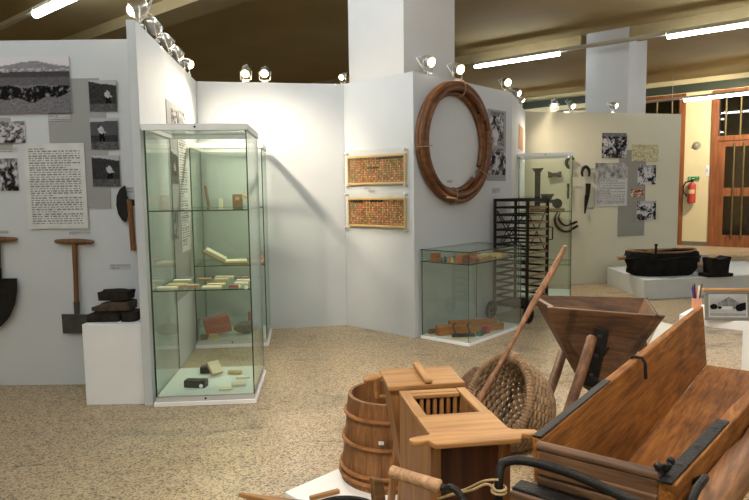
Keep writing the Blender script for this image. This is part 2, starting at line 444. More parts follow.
baseg = plain('baseboard_stone', (.16, .14, .11), .4, var=.1)
wall_uv('baseboard_far', D1a + .001, D2b - .001, V1 - .015, V1, baseg, 0, .1)
teal = plain('green_steel', (.035, .045, .028), .6, var=.1)
wall_uv('trim_1', U1, U0, V1 - .12, V1 - .002, teal, D1z + .02, D1z + .2)
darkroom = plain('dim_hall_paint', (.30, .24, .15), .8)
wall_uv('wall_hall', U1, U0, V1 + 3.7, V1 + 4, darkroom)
doorglass = glass_mat('door_glass', (.62, .58, .50), .02, 1.5)
brass = plain('brass', (.14, .10, .035), .5, .4, var=.1, bump=0)
def door(name, ua, ub, zt, label, leafs):
    """timber framed glazed doorway in the far wall; ua is its left side"""
    w = ua - ub; base = uv(ua, V1)
    t = thing(name, label, 'door', base, FW.rot); tag(t, kind='structure')
    q = MB()
    q.box(0, .14, -.03, .12, 0, zt); q.box(w - .14, w, -.03, .12, 0, zt); q.box(.14, w - .14, -.03, .12, zt - .14, zt)
    tr = FW.sz(730, 138)[1]
    q.box(.14, w - .14, -.02, .12, tr - .06, tr + .06)
    obj('door_frame', q, w_door, t, bevel=.006)
    lw = (w - .28) / leafs
    for k in range(leafs):
        x0 = .14 + lw * k; q = MB()
        q.box(x0, x0 + .16, .0, .06, .0, tr - .07); q.box(x0 + lw - .16, x0 + lw, .0, .06, 0, tr - .07)
        q.box(x0 + .16, x0 + lw - .16, 0, .06, 0, .28); q.box(x0 + .16, x0 + lw - .16, 0, .06, tr - .2, tr - .07)
        rz = FW.sz(735, 192)[1]
        q.box(x0 + .16, x0 + lw - .16, 0, .06, rz - .1, rz + .1)
        lf = obj('door_leaf', q, w_door, t, bevel=.005)
        for (za, zb) in ((.28, rz - .1), (rz + .1, tr - .2)):
            q = MB(); q.box(x0 + .16, x0 + lw - .16, .025, .033, za, zb); obj('glass_pane', q, doorglass, lf)
        for j in range(2):
            xx = x0 + .16 + (lw - .32) * (j + 1) / 3
            q = MB(); q.tube([(xx, -.03, .2), (xx, -.03, tr - .12)], .022, 10); obj('brass_bar', q, brass, lf, smooth=True)
        q = MB(); q.box(x0 + .04, x0 + lw - .04, .02, .028, tr + .06, zt - .14); obj('transom_pane', q, doorglass, t)
        for j in range(3):
            xx = x0 + lw * (j + .5) / 3
            q = MB(); q.tube([(xx, -.0, tr + .06), (xx, -.0, zt - .14)], .022, 10); obj('transom_bar', q, brass, t, smooth=True)
    return t
door('door_1', D1a, D1b, D1z, 'reddish wooden glazed door with upright brass bars in far wall', 3)
door('door_2', D2a + 1.3, D2b, D1z, 'reddish wooden glazed door half hidden behind the far grey panel', 2)
# columns and beams
K1 = Vector((.30, 5.97, 0)); K2 = gp(625, 60, 3.9); K2 = Vector((4.15, 10.25, 0))
pu, pv = Vector((-.728, .685, 0)), Vector((.672, .741, 0))
def column(name, k, du, lu, dv, lv):
    q = MB(); q.slab([k, k + dv * lv, k + dv * lv + du * lu, k + du * lu], 0, CEIL - .002); return struct(name, q, columnm)
column('column_near', K1, pu, .735, pv, .83)
column('column_far', K2, U, .70, V, .95)
beamm = plain('beam_paint', (.37, .275, .13), .85, var=.05)
for i, k in enumerate((K1 - V * 0.0, K2)):
    v0 = k.dot(V); u0 = k.dot(U)
    lu = .735 if i == 0 else .70
    wall_uv('beam_%d' % (i + 1), U0, u0 - .004 if i else u0 - .1, v0 + .02, v0 + .45, beamm, 3.84, CEIL - .001)
    wall_uv('beam_%d' % (i + 3), u0 + lu + .1, U1, v0 + .02, v0 + .45, beamm, 3.84, CEIL - .001)

# ------------------------------------------------------------------ display panels
A, A2, B, C, D, E, F, R = (-1.544, 4.013), (-1.490, 4.020), (-1.723, 6.185), (-.296, 6.446), (.375, 5.815), (1.58, 7.142), (2.149, 8.85), (4.615, 9.401)
def panel(name, a, b, th=.05, z1=PH, ea=0, eb=0):
    w = Wall(a, b)
    p0 = w.a - w.d * ea; p1 = w.b + w.d * eb
    q = MB(); q.slab([p0, p1, p1 - w.n * th, p0 - w.n * th], 0, z1); struct(name, q, panelm, bevel=.003)
    return w
WL = Wall((-5.2, 4.50), (-1.60, 4.50)); 
panel('wall_left_panel', (-5.2, 4.50), (-1.615, 4.50))
WFIN = Wall(A2, B); panel('wall_fin_panel', A2, B, .057)
WBACK = Wall((B[0], B[1]), C); panel('wall_back_panel', (B[0] + .001, B[1]), C)
WCD = Wall(C, D); panel('wall_mosaic_panel', C, D, .05, eb=-.002)
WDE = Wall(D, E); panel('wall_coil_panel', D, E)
WEF = Wall(E, F); panel('wall_return_panel', E, F)
WFR = Wall(F, R); _pm = panelm; panelm = plain('warm_lit_panel_paint', (.54, .51, .39), .75, var=.03, scale=2, bump=.03); panel('wall_tool_panel', F, R); panelm = _pm  # same panel paint, with the warm light's tint put into its colour
# ------------------------------------------------------------------ glass display cases
def pane(name, mat, parent, x0, x1, y0, y1, z0, z1):
    q = MB(); q.box(x0, x1, y0, y1, z0, z1); q.bm.faces.ensure_lookup_table()
    dx, dy, dz = x1 - x0, y1 - y0, z1 - z0
    ax = min(range(3), key=lambda i: (dx, dy, dz)[i])
    q.bm.normal_update()
    for f in q.bm.faces:
        f.material_index = 0 if abs(f.normal[ax]) > .9 else 1
    return obj(name, q, [mat, edgeg], parent)
def tall_case(name, label, loc, rot, w, d, h, shelves, capb=.04):
    """origin at the front left foot; x to the right, y to the back"""
    t = thing(name, label, 'display case', loc, rot, 'tall glass display cases')
    q = MB(); q.box(0, w, 0, d, 0, .028); obj('base', q, white, t, bevel=.003)
    q = MB(); q.box(.012, w - .012, .012, d - .012, .028, .062); pl = obj('plinth_rail', q, alu, t)
    q = MB(); q.lathe([(.007, 0), (.007, .004)], 12, axis_m((w / 2, .012, .045), (0, -1, 0))); obj('lock', q, iron, pl)
    q = MB(); q.box(.02, w - .02, .02, d - .02, .062, .068); obj('floor_pad', q, pad, t)
    z0, z1 = .062, h - capb
    pane('glass_pane', glass, t, .012, w - .012, .012, .021, z0, z1)
    pane('glass_pane', glass, t, .012, w - .012, d - .021, d - .012, z0, z1)
    pane('glass_pane', glass, t, .012, .021, .0215, d - .0215, z0, z1)
    pane('glass_pane', glass, t, w - .021, w - .012, .0215, d - .0215, z0, z1)
    q = MB(); q.box(.004, w - .004, .004, .04, z1, h); q.box(.004, w - .004, d - .04, d - .004, z1, h); q.box(.004, .04, .04, d - .04, z1, h); q.box(w - .04, w - .004, .04, d - .04, z1, h); c = obj('cap_frame', q, white, t)
    pane('glass_top', glass, t, .0405, w - .0405, .0405, d - .0405, h - .014, h - .006)
    q = MB(); q.lathe([(.007, 0), (.007, .004)], 12, axis_m((w / 2, .004, h - capb / 2), (0, -1, 0))); obj('lock', q, iron, c)
    for z in shelves:
        pane('glass_shelf', shelfg, t, .022, w - .022, .022, d - .022, z - .008, z)
        for (px, py) in ((.03, .0225), (w - .03, .0225), (.03, d - .0225), (w - .03, d - .0225)):
            pass
    return t
TH = 1.85
r1 = math.radians(4.6)
c1 = Vector((-.803, 4.035, 0)); X1 = Vector((math.cos(r1), math.sin(r1), 0)); W1 = .672
o1 = c1 - X1 * W1
tall_case('glass_display_case', 'tall glass display case standing nearest, beside the fin panel, holding small cards and boxes', o1, r1, W1, .70, TH, (.775, 1.298))
r2 = math.radians(6.5)
c2 = Vector((-.985, 5.60, 0)); o2 = c2 - Vector((math.cos(r2), math.sin(r2), 0)) * .66
tall_case('glass_display_case', 'tall glass display case behind the nearest one, holding a faded red tin box', o2, r2, .66, .62, TH, (.755, 1.28))
r3 = math.radians(-15)
o3 = Vector((1.795, 7.76, 0)); W3 = .665
tall_case('glass_display_case', 'tall glass display case with an iron press, behind the black bar trolley', o3, r3, W3, .66, TH, (.47, 1.13))
# low case
rl = math.radians(49)
ol = Vector((.841, 5.468, 0))
def low_case():
    t = thing('low_display_case', 'low glass display case with carved pieces under its top and planks below', 'display case', ol, rl)
    w, d, h = 1.0, .545, .855
    q = MB(); q.box(0, w, 0, d, 0, .03); obj('base', q, white, t, bevel=.004)
    q = MB(); q.box(.02, w - .02, .02, d - .02, .03, .036); obj('floor_pad', q, plain('white_pad', (.66, .67, .62), .6, var=.02), t)
    for (a, b2, c, e) in ((.01, w - .01, .01, .016), (.01, w - .01, d - .016, d - .01), (.01, .016, .0165, d - .0165), (w - .016, w - .01, .0165, d - .0165)):
        pane('glass_pane', glass, t, a, b2, c, e, .0305, h - .008)
    pane('glass_top', glass, t, .008, w - .008, .008, d - .008, h - .008, h)
    pane('glass_shelf', shelfg, t, .018, w - .018, .018, d - .018, .735, .743)
    for (a, b2, c, e) in ((.0, w, .004, .009), (.004, .009, .0, d)):
        q = MB(); q.box(a, b2, c, e, .735, .743); obj('edge_strip', q, edgeg, t)
        q = MB(); q.box(a, b2, c, e, h - .007, h + .001); obj('edge_strip', q, edgeg, t)
    return t
low_case()
LX, LY = Vector((math.cos(rl), math.sin(rl), 0)), Vector((-math.sin(rl), math.cos(rl), 0))
def lp(x, y, z): p = ol + LX * x + LY * y; return Vector((p.x, p.y, z))
# small carved pieces on its glass shelf
def block(name, label, cat, loc, rot, sx, sy, sz, mat, group=None, bevel=.003, extra=None):
    q = MB(); q.box(-sx / 2, sx / 2, -sy / 2, sy / 2, 0, sz)
    if extra: extra(q)
    o = obj(name, q, mat, None, loc=loc, rotz=rot, bevel=bevel); return tag(o, label, cat, group)
ZS = .7435
G = 'small carved pieces in the low case'
def wagon(loc, rot, mat, wmat, label, L_=.10, H=.05):
    L_ *= .66; H *= .66
    t = thing('toy_cart', label, 'carved toy', loc, rot, G)
    q = MB(); q.box(-L_ / 2, L_ / 2, -.03, .03, .02, .02 + H); q.box(-L_ / 2 - .01, L_ / 2 + .01, -.033, .033, .02 + H, .025 + H); obj('cart_body', q, mat, t, bevel=.002)
    for x in (-L_ / 3, L_ / 3):
        for y in (-.036, .036):
            q = MB(); q.lathe([(.02, -.004), (.02, .004)], 16, axis_m((x, y, .02), (0, 1, 0))); obj('wheel', q, wmat, t)
    return t
block('carved_box', 'orange wooden cube at the left end of the low case shelf', 'carved toy', lp(.035 + .05, .545 - .12, ZS), rl, .07, .07, .075, w_red2, G)
for (x, y, s, m, lab) in ((.05, .335, .022, browns, 'tiny dark figure right of the orange cube in the low case'), (.05, .295, .025, blackp, 'tiny black figure in the low case, left of the little brown row'),
                          (.05, .245, .03, tan, 'tan figure in the little row on the low case shelf'), (.05, .215, .026, yellow, 'yellowish figure ending the little row on the low case shelf')):
    t = thing('carved_figure', lab, 'carved toy', lp(x, y, ZS), rl, G)
    q = MB(); q.lathe([(s * .6, 0), (s * .75, s * .3), (s * .45, s * 1.1), (s * .2, s * 1.5)], 12); obj('figure_body', q, m, t, smooth=True)
    q = MB(); q.lathe([(.001, s * 1.4), (s * .32, s * 1.55), (s * .38, s * 1.85), (s * .2, s * 2.1), (.001, s * 2.15)], 12); obj('figure_head', q, m, t, smooth=True)
wagon(lp(.08, .14, ZS), rl + PI / 2, w_red2, redm, 'red and orange toy cart near the front corner of the low case', .11, .075)
wagon(lp(.17, .06, ZS), rl, redm, browns, 'dark red toy cart at the front corner of the low case', .10, .04)
block('carved_box', 'upright orange block right of the corner in the low case', 'carved toy', lp(.24, .10, ZS), rl + .3, .05, .04, .10, w_red2, G)
block('carved_box', 'green and tan block behind the dark red toy cart', 'carved toy', lp(.15, .17, ZS), rl + .2, .04, .05, .07, greenp, G)
wagon(lp(.345, .09, ZS), rl, yellow, tan, 'yellowish toy cart in the middle of the low case shelf', .11, .045)
wagon(lp(.34, .27, ZS), rl + .1, tan, browns, 'brown toy cart at the back of the low case shelf', .12, .05)
wagon(lp(.485, .12, ZS), rl, cream, tan, 'cream toy cart right of the yellowish one in the low case', .10, .045)
wagon(lp(.64, .10, ZS), rl, yellow, yellow, 'second yellowish toy cart, rightmost of the carts in the low case', .13, .035)
block('carved_box', 'flat tan piece at the right end of the low case shelf', 'carved toy', lp(.83, .15, ZS), rl, .16, .06, .022, tan, G)
# long planks and tools on the low case floor
ZF = .0365
def tapered(name, label, loc, rot, L_, w0, w1, h, mat, cat='wooden tool', group=None, holder=None):
    q = MB(); q.hexa([(0, -w0 / 2, 0), (L_, -w1 / 2, 0), (L_, w1 / 2, 0), (0, w0 / 2, 0), (0, -w0 / 2, h), (L_, -w1 / 2, h * .8), (L_, w1 / 2, h * .8), (0, w0 / 2, h)])
    return tag(obj(name, q, mat, None, loc=loc, rotz=rot, bevel=.004), label, cat, group)
pa = lp(.10, .43, ZF); pb = lp(.92, .30, ZF)
ang = math.atan2((pb - pa).y, (pb - pa).x)
pa, pb = gp(437, 335.5, ZF), gp(503, 329, ZF); ang = math.atan2((pb - pa).y, (pb - pa).x); PL = (pb - pa).length
t = thing('wooden_press_bar', 'long orange-brown tapering bar nearest the front of the low case floor', 'wooden tool', pa, ang)
q = MB(); q.hexa([(0, -.04, 0), (PL, -.02, 0), (PL, .02, 0), (0, .04, 0), (0, -.04, .085), (PL, -.02, .065), (PL, .02, .065), (0, .04, .10)]); obj('bar_blade', q, w_red2, t, bevel=.004)
tapered('wooden_press_bar', 'shorter orange-brown bar lying at the back of the low case floor', gp(449, 331, ZF), ang + .03, .54, .06, .04, .10, w_red2)
q = MB(); q.tube([(-.03, 0, .029), (.04, 0, .029)], [.025, .021], 12)
tag(obj('tool_handle', q, w_shaft, None, smooth=True, loc=gp(432, 334, ZF), rotz=ang), 'dark round tool handle at the left corner of the low case floor', 'tool')
t = thing('iron_clamp', 'dark iron clamp with two curved prongs on the low case floor', 'tool', lp(.17, .17, ZF), rl - .75)
q = MB(); q.box(-.11, .11, -.02, .02, 0, .03); obj('clamp_bar', q, rust, t, bevel=.003)
for x in (-.07, .07):
    q = MB(); q.tube([(x, .0, .028), (x - .02, .0, .07), (x - .03, .01, .11), (x + .0, .02, .13)], .007, 8); obj('prong', q, rust, t, smooth=True)
block('coloured_block', 'small dark green block on the low case floor', 'block', lp(.31, .075, ZF), rl, .08, .05, .04, greenp)
block('coloured_block', 'small crimson block on the low case floor', 'block', lp(.43, .085, ZF), rl, .08, .06, .055, plain('crimson', (.34, .02, .045), .5))
block('straw_strip', 'pale straw strip lying at the front corner of the low case floor', 'strip', lp(.10, .13, ZF), rl - .75, .22, .03, .008, yellow)

# contents of the nearest tall case
ZA = .7755
GA = 'small cards on the shelf of the nearest case'
cards = [(158, 177, 287.2, cream, 'cream card at the left front of the nearest case shelf'),
 (168, 187, 284.2, yellow, 'yellowed card just behind the left front cream card'), (174.5, 191, 279.8, cream, 'cream card at the left back of the nearest case shelf'),
 (177, 193, 277.2, plain('sea_card', (.30, .40, .34), .6), 'grey-green card furthest back at the left of the nearest case shelf'),
 (199, 211, 278.4, tan, 'brown card at the middle back of the nearest case shelf'), (188, 198.5, 285, tan, 'small brown card in the middle of the nearest case shelf'),
 (203, 221, 286.4, cream, 'cream card at the middle front of the nearest case shelf'), (208, 225, 283.8, yellow, 'yellow card behind the middle front cream card'),
 (216, 233, 276.4, cream, 'cream card furthest back at the right of the nearest case shelf'), (215, 228, 278.8, yellow, 'yellow card in front of the right back cream card'),
 (235, 247.5, 282.4, cream, 'cream card near the right edge of the nearest case shelf'), (237, 250, 279.6, cream, 'cream card behind the one near the right edge of the case shelf'),
 (235, 249, 277.2, browns, 'brown card furthest back at the right edge of the case shelf')]
for x0, x1, y, m, lab in cards:
    p0, p1 = gp(x0, y, ZA + .008), gp(x1, y, ZA + .008); c = (p0 + p1) / 2
    if c.y > 4.62: c.y = 4.62
    block('index_card', lab, 'card', (c.x, c.y, ZA), r1 + random.uniform(-.08, .08), (p1 - p0).length, .05, .011, m, GA, .001)
p = gp(234, 286, ZA + .01); t = thing('red_brush', 'red-brown stick with cream tip on the nearest case shelf', 'brush', (p.x, p.y, ZA), r1 + .05)
q = MB(); q.tube([(-.035, 0, .009), (.03, 0, .009)], .009, 10); obj('stick', q, redm, t, smooth=True)
q = MB(); q.tube([(.03, 0, .009), (.042, 0, .009)], .011, 10); obj('tip', q, cream, t, smooth=True)
p = gp(246, 287.6, ZA + .012); q = MB(); q.lathe([(.001, 0), (.010, .003), (.014, .013), (.010, .022), (.001, .026)], 14)
tag(obj('cream_button', q, cream, None, smooth=True, loc=(p.x, p.y, ZA)), 'round cream knob at the right front corner of the case shelf', 'knob')
ZB = .0685
p = gp(195, 388, ZB); t = thing('black_case', 'black oblong case with a round white clasp on the floor of the nearest case', 'case', (p.x, p.y + .03, ZB), r1 - .22)
q = MB(); q.box(-.076, .076, -.035, .035, 0, .052); obj('case_body', q, blackp, t, bevel=.006)
q = MB(); q.box(-.077, .077, -.036, .036, .03, .032); obj('seam', q, brass, t)
q = MB(); q.lathe([(.013, 0), (.013, .005), (.006, .008)], 16, axis_m((.052, -.035, .018), (0, -1, .1))); obj('clasp', q, white, t, smooth=True)
p = gp(209, 374, ZB); t = thing('open_box', 'small black box with a cream card tilted against it in the nearest case', 'box', (p.x, p.y + .03, ZB), r1)
q = MB(); q.box(-.07, .03, -.02, .05, 0, .05); obj('box_body', q, blackp, t, bevel=.004)
q = MB(); q.M = Matrix.Translation((.045, -.055, .052)) @ Matrix.Rotation(.75, 4, 'Z') @ Matrix.Rotation(.85, 4, 'X')
q.box(-.045, .045, -.05, .05, .006, .018); obj('cream_card', q, cream, t, bevel=.001)
q = MB(); q.M = Matrix.Translation((.045, -.055, .052)) @ Matrix.Rotation(.75, 4, 'Z') @ Matrix.Rotation(.85, 4, 'X')
q.box(-.048, .048, -.053, .053, -.006, .006); obj('card_backing', q, tan, t, bevel=.001)
def roll(x0, x1, y, r, mat, lab, rot):
    p0, p1 = gp(x0, y, ZB + r), gp(x1, y, ZB + r); c = (p0 + p1) / 2; l = (p1 - p0).length / 2
    q = MB(); q.tube([(-l, 0, r), (-l * .9, 0, r), (l * .9, 0, r), (l, 0, r)], [r * .8, r, r, r * .7], 14)
    return tag(obj('paper_roll', q, mat, None, smooth=True, loc=(c.x, c.y, ZB), rotz=rot), lab, 'roll', 'rolls on the floor of the nearest case')
roll(228, 242, 372, .015, yellow, 'yellowish roll at the back right of the nearest case floor', r1 - .15)
roll(236, 250, 377.5, .008, cream, 'thin cream roll just in front of the yellowish roll', r1 + .05)
roll(231.5, 246, 383.6, .018, cream, 'thick cream roll at the right of the nearest case floor', r1 + .1)
roll(219, 232, 388.5, .012, cream, 'cream roll at the front of the nearest case floor', r1 + .15)
# contents of the second tall case
Y2 = lambda x, z, back=.3: None
def on2(x, yy, z): p = Vector((o2.x, o2.y, 0)) + Vector((math.cos(r2), math.sin(r2), 0)) * x + Vector((-math.sin(r2), math.cos(r2), 0)) * yy; return Vector((p.x, p.y, z))
def case2():
    z = 1.2805
    t = thing('brown_book', 'brown leather book standing on the upper shelf of the second case', 'book', on2(.40, .2, z), r2)
    q = MB(); q.box(-.045, .045, -.02, .02, 0, .115); obj('cover', q, browns, t, bevel=.003)
    q = MB(); q.box(-.018, .018, -.0215, -.019, .06, .095); obj('cover_stamp', q, tan, t)
    t = thing('leaning_book', 'tan book leaning to the right beside the brown leather book', 'book', on2(.475, .2, z), r2)
    q = MB(); q.M = Matrix.Translation((-.02, 0, .118)) @ Matrix.Rotation(.55, 4, 'Y'); q.box(0, .15, -.03, .03, -.03, .0); obj('cover', q, yellow, t, bevel=.002)
    q = MB(); q.M = Matrix.Translation((-.02, 0, .118)) @ Matrix.Rotation(.55, 4, 'Y'); q.box(.002, .148, -.031, .031, -.022, -.008); obj('pages', q, tan, t)
    block('cream_box', 'small cream box left of the brown book in the second case', 'box', on2(.25, .18, z), r2, .035, .03, .075, cream)
    q = MB(); q.M = Matrix.Rotation(-.12, 4, 'Y'); q.box(-.006, .006, -.05, .05, 0.002, .2)
    tag(obj('dark_plaque', q, browns, None, loc=on2(.13, .25, z), rotz=r2, bevel=.002), 'dark plaque standing at the left of the second case upper shelf', 'plaque')
    z = .7555
    t = thing('open_book', 'large open book with tan covers on the lower shelf of the second case', 'book', on2(.28, .2, z), r2 + .05)
    q = MB(); q.M = Matrix.Translation((-.02, 0, .006)) @ Matrix.Rotation(.52, 4, 'Y'); q.box(-.22, 0, -.11, .11, 0, .014); obj('cover', q, tan, t, bevel=.002)
    q = MB(); q.M = Matrix.Translation((-.02, 0, .006)) @ Matrix.Rotation(.52, 4, 'Y'); q.box(-.205, 0, -.10, .10, .014, .045); obj('pages', q, cream, t, bevel=.003)
    q = MB(); q.box(-.015, .20, -.11, .11, 0, .012); obj('cover', q, tan, t, bevel=.002)
    q = MB(); q.box(-.01, .185, -.10, .10, .012, .028); obj('pages', q, cream, t, bevel=.003)
    t = thing('closed_book', 'tan book lying right of the open book in the second case', 'book', on2(.565, .2, z), r2 - .02)
    q = MB(); q.box(-.06, .06, -.09, .09, 0, .05); obj('cover', q, redm, t, bevel=.002)
    q = MB(); q.box(-.056, .061, -.091, .086, .008, .042); obj('pages', q, cream, t)
    z = .0685
    t = thing('tin_box', 'faded red tin box tipped on its side in the second case', 'box', on2(.165, .22, z), r2 + .25)
    q = MB(); q.M = Matrix.Translation((.02, 0, .026)) @ Matrix.Rotation(-.16, 4, 'Y'); q.box(-.115, .115, -.07, .07, .0, .155); obj('tin_body', q, redm, t, bevel=.006)
    q = MB(); q.M = Matrix.Translation((.02, 0, .026)) @ Matrix.Rotation(-.16, 4, 'Y'); q.box(-.119, -.1, -.073, .073, -.003, .158); obj('tin_lid', q, redp, t, bevel=.003)
    q = MB()
    rings = []
    for k in range(9):
        a = k / 8; r = .062 * math.sin(PI * (.12 + .8 * a)) ; rings.append([(-.12 + .24 * a, r * 1.1 * math.cos(2 * PI * j / 16) * (1 + .2 * vn(j * .9, k, 3)), .065 + r * .95 * math.sin(2 * PI * j / 16)) for j in range(16)])
    q.loft(rings)
    tag(obj('worn_boot', q, plain('grey_felt', (.12, .10, .085), .9, var=.4, scale=20), None, smooth=True, loc=on2(.44, .24, z), rotz=r2 + .1), 'crumpled grey-brown bundle beside the red tin box', 'bundle')
    block('wood_scrap', 'yellowish scrap in front of the red tin box', 'scrap', on2(.16, .07, z), r2, .08, .04, .045, yellow)
    block('wood_scrap', 'dark scrap at the left front of the second case floor', 'scrap', on2(.07, .07, z), r2, .06, .04, .045, browns)
    block('red_button', 'small red piece at the back of the second case floor', 'piece', on2(.46, .36, z), r2, .025, .02, .19, redm)
case2()
# third case: iron press on its shelf
def on3(x, y, z): p = o3 + Vector((math.cos(r3), math.sin(r3), 0)) * x + Vector((-math.sin(r3), math.cos(r3), 0)) * y; return Vector((p.x, p.y, z))
t = thing('iron_press', 'dark iron corking press with tall column on the far case shelf', 'press', on3(.24, .3, 1.1305), r3)
q = MB(); q.box(-.09, .34, -.05, .05, 0, .03); obj('press_base', q, w_slat, t, bevel=.004)
q = MB(); q.box(-.035, .035, -.03, .03, .03, .49); q.hexa([(-.035, -.03, .49), (.035, -.03, .49), (.035, .03, .49), (-.035, .03, .49), (-.075, -.04, .545), (.075, -.04, .545), (.075, .04, .545), (-.075, .04, .545)]); obj('column', q, rust, t, bevel=.004)
q = MB(); q.box(.035, .20, -.035, .035, .10, .145); q.hexa([(.06, -.04, .145), (.17, -.04, .145), (.17, .04, .145), (.06, .04, .145), (.04, -.05, .215), (.21, -.05, .215), (.21, .05, .215), (.04, .05, .215)]); obj('jaw', q, rust, t, bevel=.004)
q = MB(); q.lathe([(.02, -.04), (.062, -.03), (.062, .03), (.02, .04)], 20, axis_m((.245, 0, .093), (0, 1, 0))); obj('wheel', q, iron, t, smooth=True)

# ------------------------------------------------------------------ prints, tools and labels on the left wall
darkp = srgb(150, 150, 147)
pinned('grey_backing_board', 'tall darker grey board behind the text sheet on the left wall', 'backing board', WL, 48, 78.5, 101, 143, p_flat([.30, .30, .295]), 2, 2, .001, .004)
pinned('grey_backing_board', 'narrow darker grey board behind the three small photographs', 'backing board', WL, 84, 110, 109, 208, p_flat([.30, .30, .295]), 2, 2, .0055, .003)
pinned('grey_backing_board', 'darker grey board behind the photographs at the left photo edge', 'backing board', WL, -30, 118, 12, 150, p_flat([.30, .30, .295]), 2, 2, .001, .004)
pinned('landscape_photograph', 'large black and white photograph of workers in a hillside field', 'photograph', WL, -38, 57.5, 71.5, 114, p_landscape(3), 110, 60, .0095, .008)
pinned('field_photograph', 'small photograph of a bright crowd under the large field photograph', 'photograph', WL, -14, 121.5, 26, 143, p_crowd(11, .40, .56, 9), 50, 30, .0095, .006, 'small photographs on the left wall')
pinned('field_photograph', 'small photograph left of the text sheet, lowest at the photo edge', 'photograph', WL, -14, 158.5, 18.5, 191, p_crowd(14, .44, .60, 8), 44, 40, .001, .006, 'small photographs on the left wall')
for (y0, y1, sd, cx, cy, lab) in ((80.5, 111.5, 21, .66, .55, 'topmost of the three small square photographs on the left wall'), (118, 149.5, 22, .38, .62, 'middle of the three square photographs, man in white stooping'),
                                  (155.5, 186.5, 23, .62, .55, 'lowest of the three small square photographs on the left wall')):
    dx = (y0 - 80) * .042
    pinned('square_photograph', lab, 'photograph', WL, 90 + dx, y0, 117.5 + dx, y1, p_figure(sd, cx, cy), 40, 44, .0095, .006, 'small photographs on the left wall')
pinned('text_sheet', 'large white printed text sheet on the left wall', 'text sheet', WL, 27, 143.5, 87, 228.5, p_text(33, 5, .58, dark=.10), 110, 198, .0095, .006)
for (x0, y0, x1, y1, sd, lab) in ((49.5, 115, 71, 121, 31, 'caption label under the large field photograph'), (-5, 147, 18, 152.5, 32, 'caption label under the small crowd photograph'),
        (69, 231.5, 91, 234.5, 33, 'caption label above the square-bladed spade'), (-8, 230.5, 9, 233.5, 34, 'caption label above the black shovel'),
        (110, 264, 131, 269, 35, 'caption label above the charred wooden blocks'), (125, 187, 134, 193, 36, 'caption label beside the billhook')):
    pinned('caption_label', lab, 'label', WL, x0, y0, x1, y1, p_caption(sd), 40, 12, .0105 if y0 < 130 else .001, .002, 'caption labels on the left wall')
def wpt(w, x, y, off=.03): s, z = w.sz(x, y); return w.pt(s, z, off)
def spade():
    b0 = wpt(WL, 78, 333, .03)
    t = thing('spade', 'T-handled spade with square grey iron blade hanging on left wall', 'spade', b0)
    a = wpt(WL, 57, 241, .03); c = wpt(WL, 95.5, 241.5, .03)
    q = MB(); q.tube([a, a.lerp(c, .05), a.lerp(c, .25), a.lerp(c, .5), a.lerp(c, .75), a.lerp(c, .95), c], [.010, .015, .020, .023, .020, .015, .010], 10); obj('grip', q, w_leg, t, True, True)
    q = MB(); q.tube([wpt(WL, 76.3, 243), wpt(WL, 77.5, 272), wpt(WL, 78.6, 304)], [.019, .016, .017], 10); obj('shaft', q, w_shaft, t, True, True)
    q = MB(); q.tube([wpt(WL, 78.4, 301), wpt(WL, 78.8, 313)], [.021, .018], 10); sc = obj('socket', q, steel, t, True, True)
    q = MB(); P = [wpt(WL, x, y, .03) for x, y in ((64, 313), (92.5, 313.5), (94.5, 332), (65.5, 332.5))]
    q.hexa([P[3], P[2], P[1], P[0]] + [p + Vector((0, -.012, 0)) for p in (P[3], P[2], P[1], P[0])]); obj('blade', q, steel, t, True, bevel=.004)
spade()
def shovel():
    t = thing('shovel', 'black round-bladed shovel with T-handle at the left photo edge', 'shovel', wpt(WL, 0, 328, .03))
    a, c = wpt(WL, -21, 239.5), wpt(WL, 19.5, 239)
    q = MB(); q.tube([a, a.lerp(c, .25), a.lerp(c, .5), a.lerp(c, .75), a.lerp(c, .96), c], [.012, .020, .024, .020, .016, .010], 10); obj('grip', q, w_leg, t, True, True)
    q = MB(); q.tube([wpt(WL, 0, 241), wpt(WL, 1, 272)], [.019, .018], 10); obj('shaft', q, w_leg, t, True, True)
    q = MB(); q.tube([wpt(WL, 1, 268), wpt(WL, 1.2, 282)], [.021, .019], 10); obj('socket', q, iron, t, True, True)
    pts = [(-19, 278), (-6, 277.5), (20.5, 277.5), (20.5, 290), (18.5, 303), (13, 316), (5, 325), (-3, 328.5), (-11, 323), (-17, 308), (-20, 292)]
    P = [wpt(WL, x, y, .05) for x, y in pts]; cn = wpt(WL, 0, 300, .015)
    q = MB(); vs = [q.v(p) for p in P]; vc = q.v(cn); vb = [q.v(p + Vector((0, .008, 0))) for p in P]; vd = q.v(cn + Vector((0, .008, 0))); n = len(P)
    for i in range(n):
        q.f([vs[i], vs[(i + 1) % n], vc]); q.f([vb[(i + 1) % n], vb[i], vd]); q.f([vs[i], vb[i], vb[(i + 1) % n], vs[(i + 1) % n]])
    obj('blade', q, iron, t, True, True)
shovel()
def billhook():
    t = thing('billhook', 'billhook with black crescent blade and brown handle beside the fin panel', 'billhook', wpt(WL, 128, 240, .03))
    out = [(x + 4, y) for x, y in [(122.5, 185.5), (117.5, 189), (114.5, 196), (114, 205), (116, 214), (120, 220), (124, 222), (125, 214), (127, 207), (134, 205), (134, 199), (126.5, 200), (124.5, 196), (123.5, 190)]]
    P = [wpt(WL, x, y, .022) for x, y in out]
    q = MB(); a = [q.v(p) for p in P]; b2 = [q.v(p + Vector((0, -.012, 0))) for p in P]; q.f(a); q.f(b2[::-1]); n = len(P)
    for i in range(n): q.f([a[i], b2[i], b2[(i + 1) % n], a[(i + 1) % n]])
    obj('blade', q, iron, t, True)
    q = MB(); q.tube([wpt(WL, 131, 199, .03), wpt(WL, 132.5, 220, .03), wpt(WL, 135, 250, .03)], [.020, .017, .019], 10); obj('handle', q, w_shaft, t, True, True)
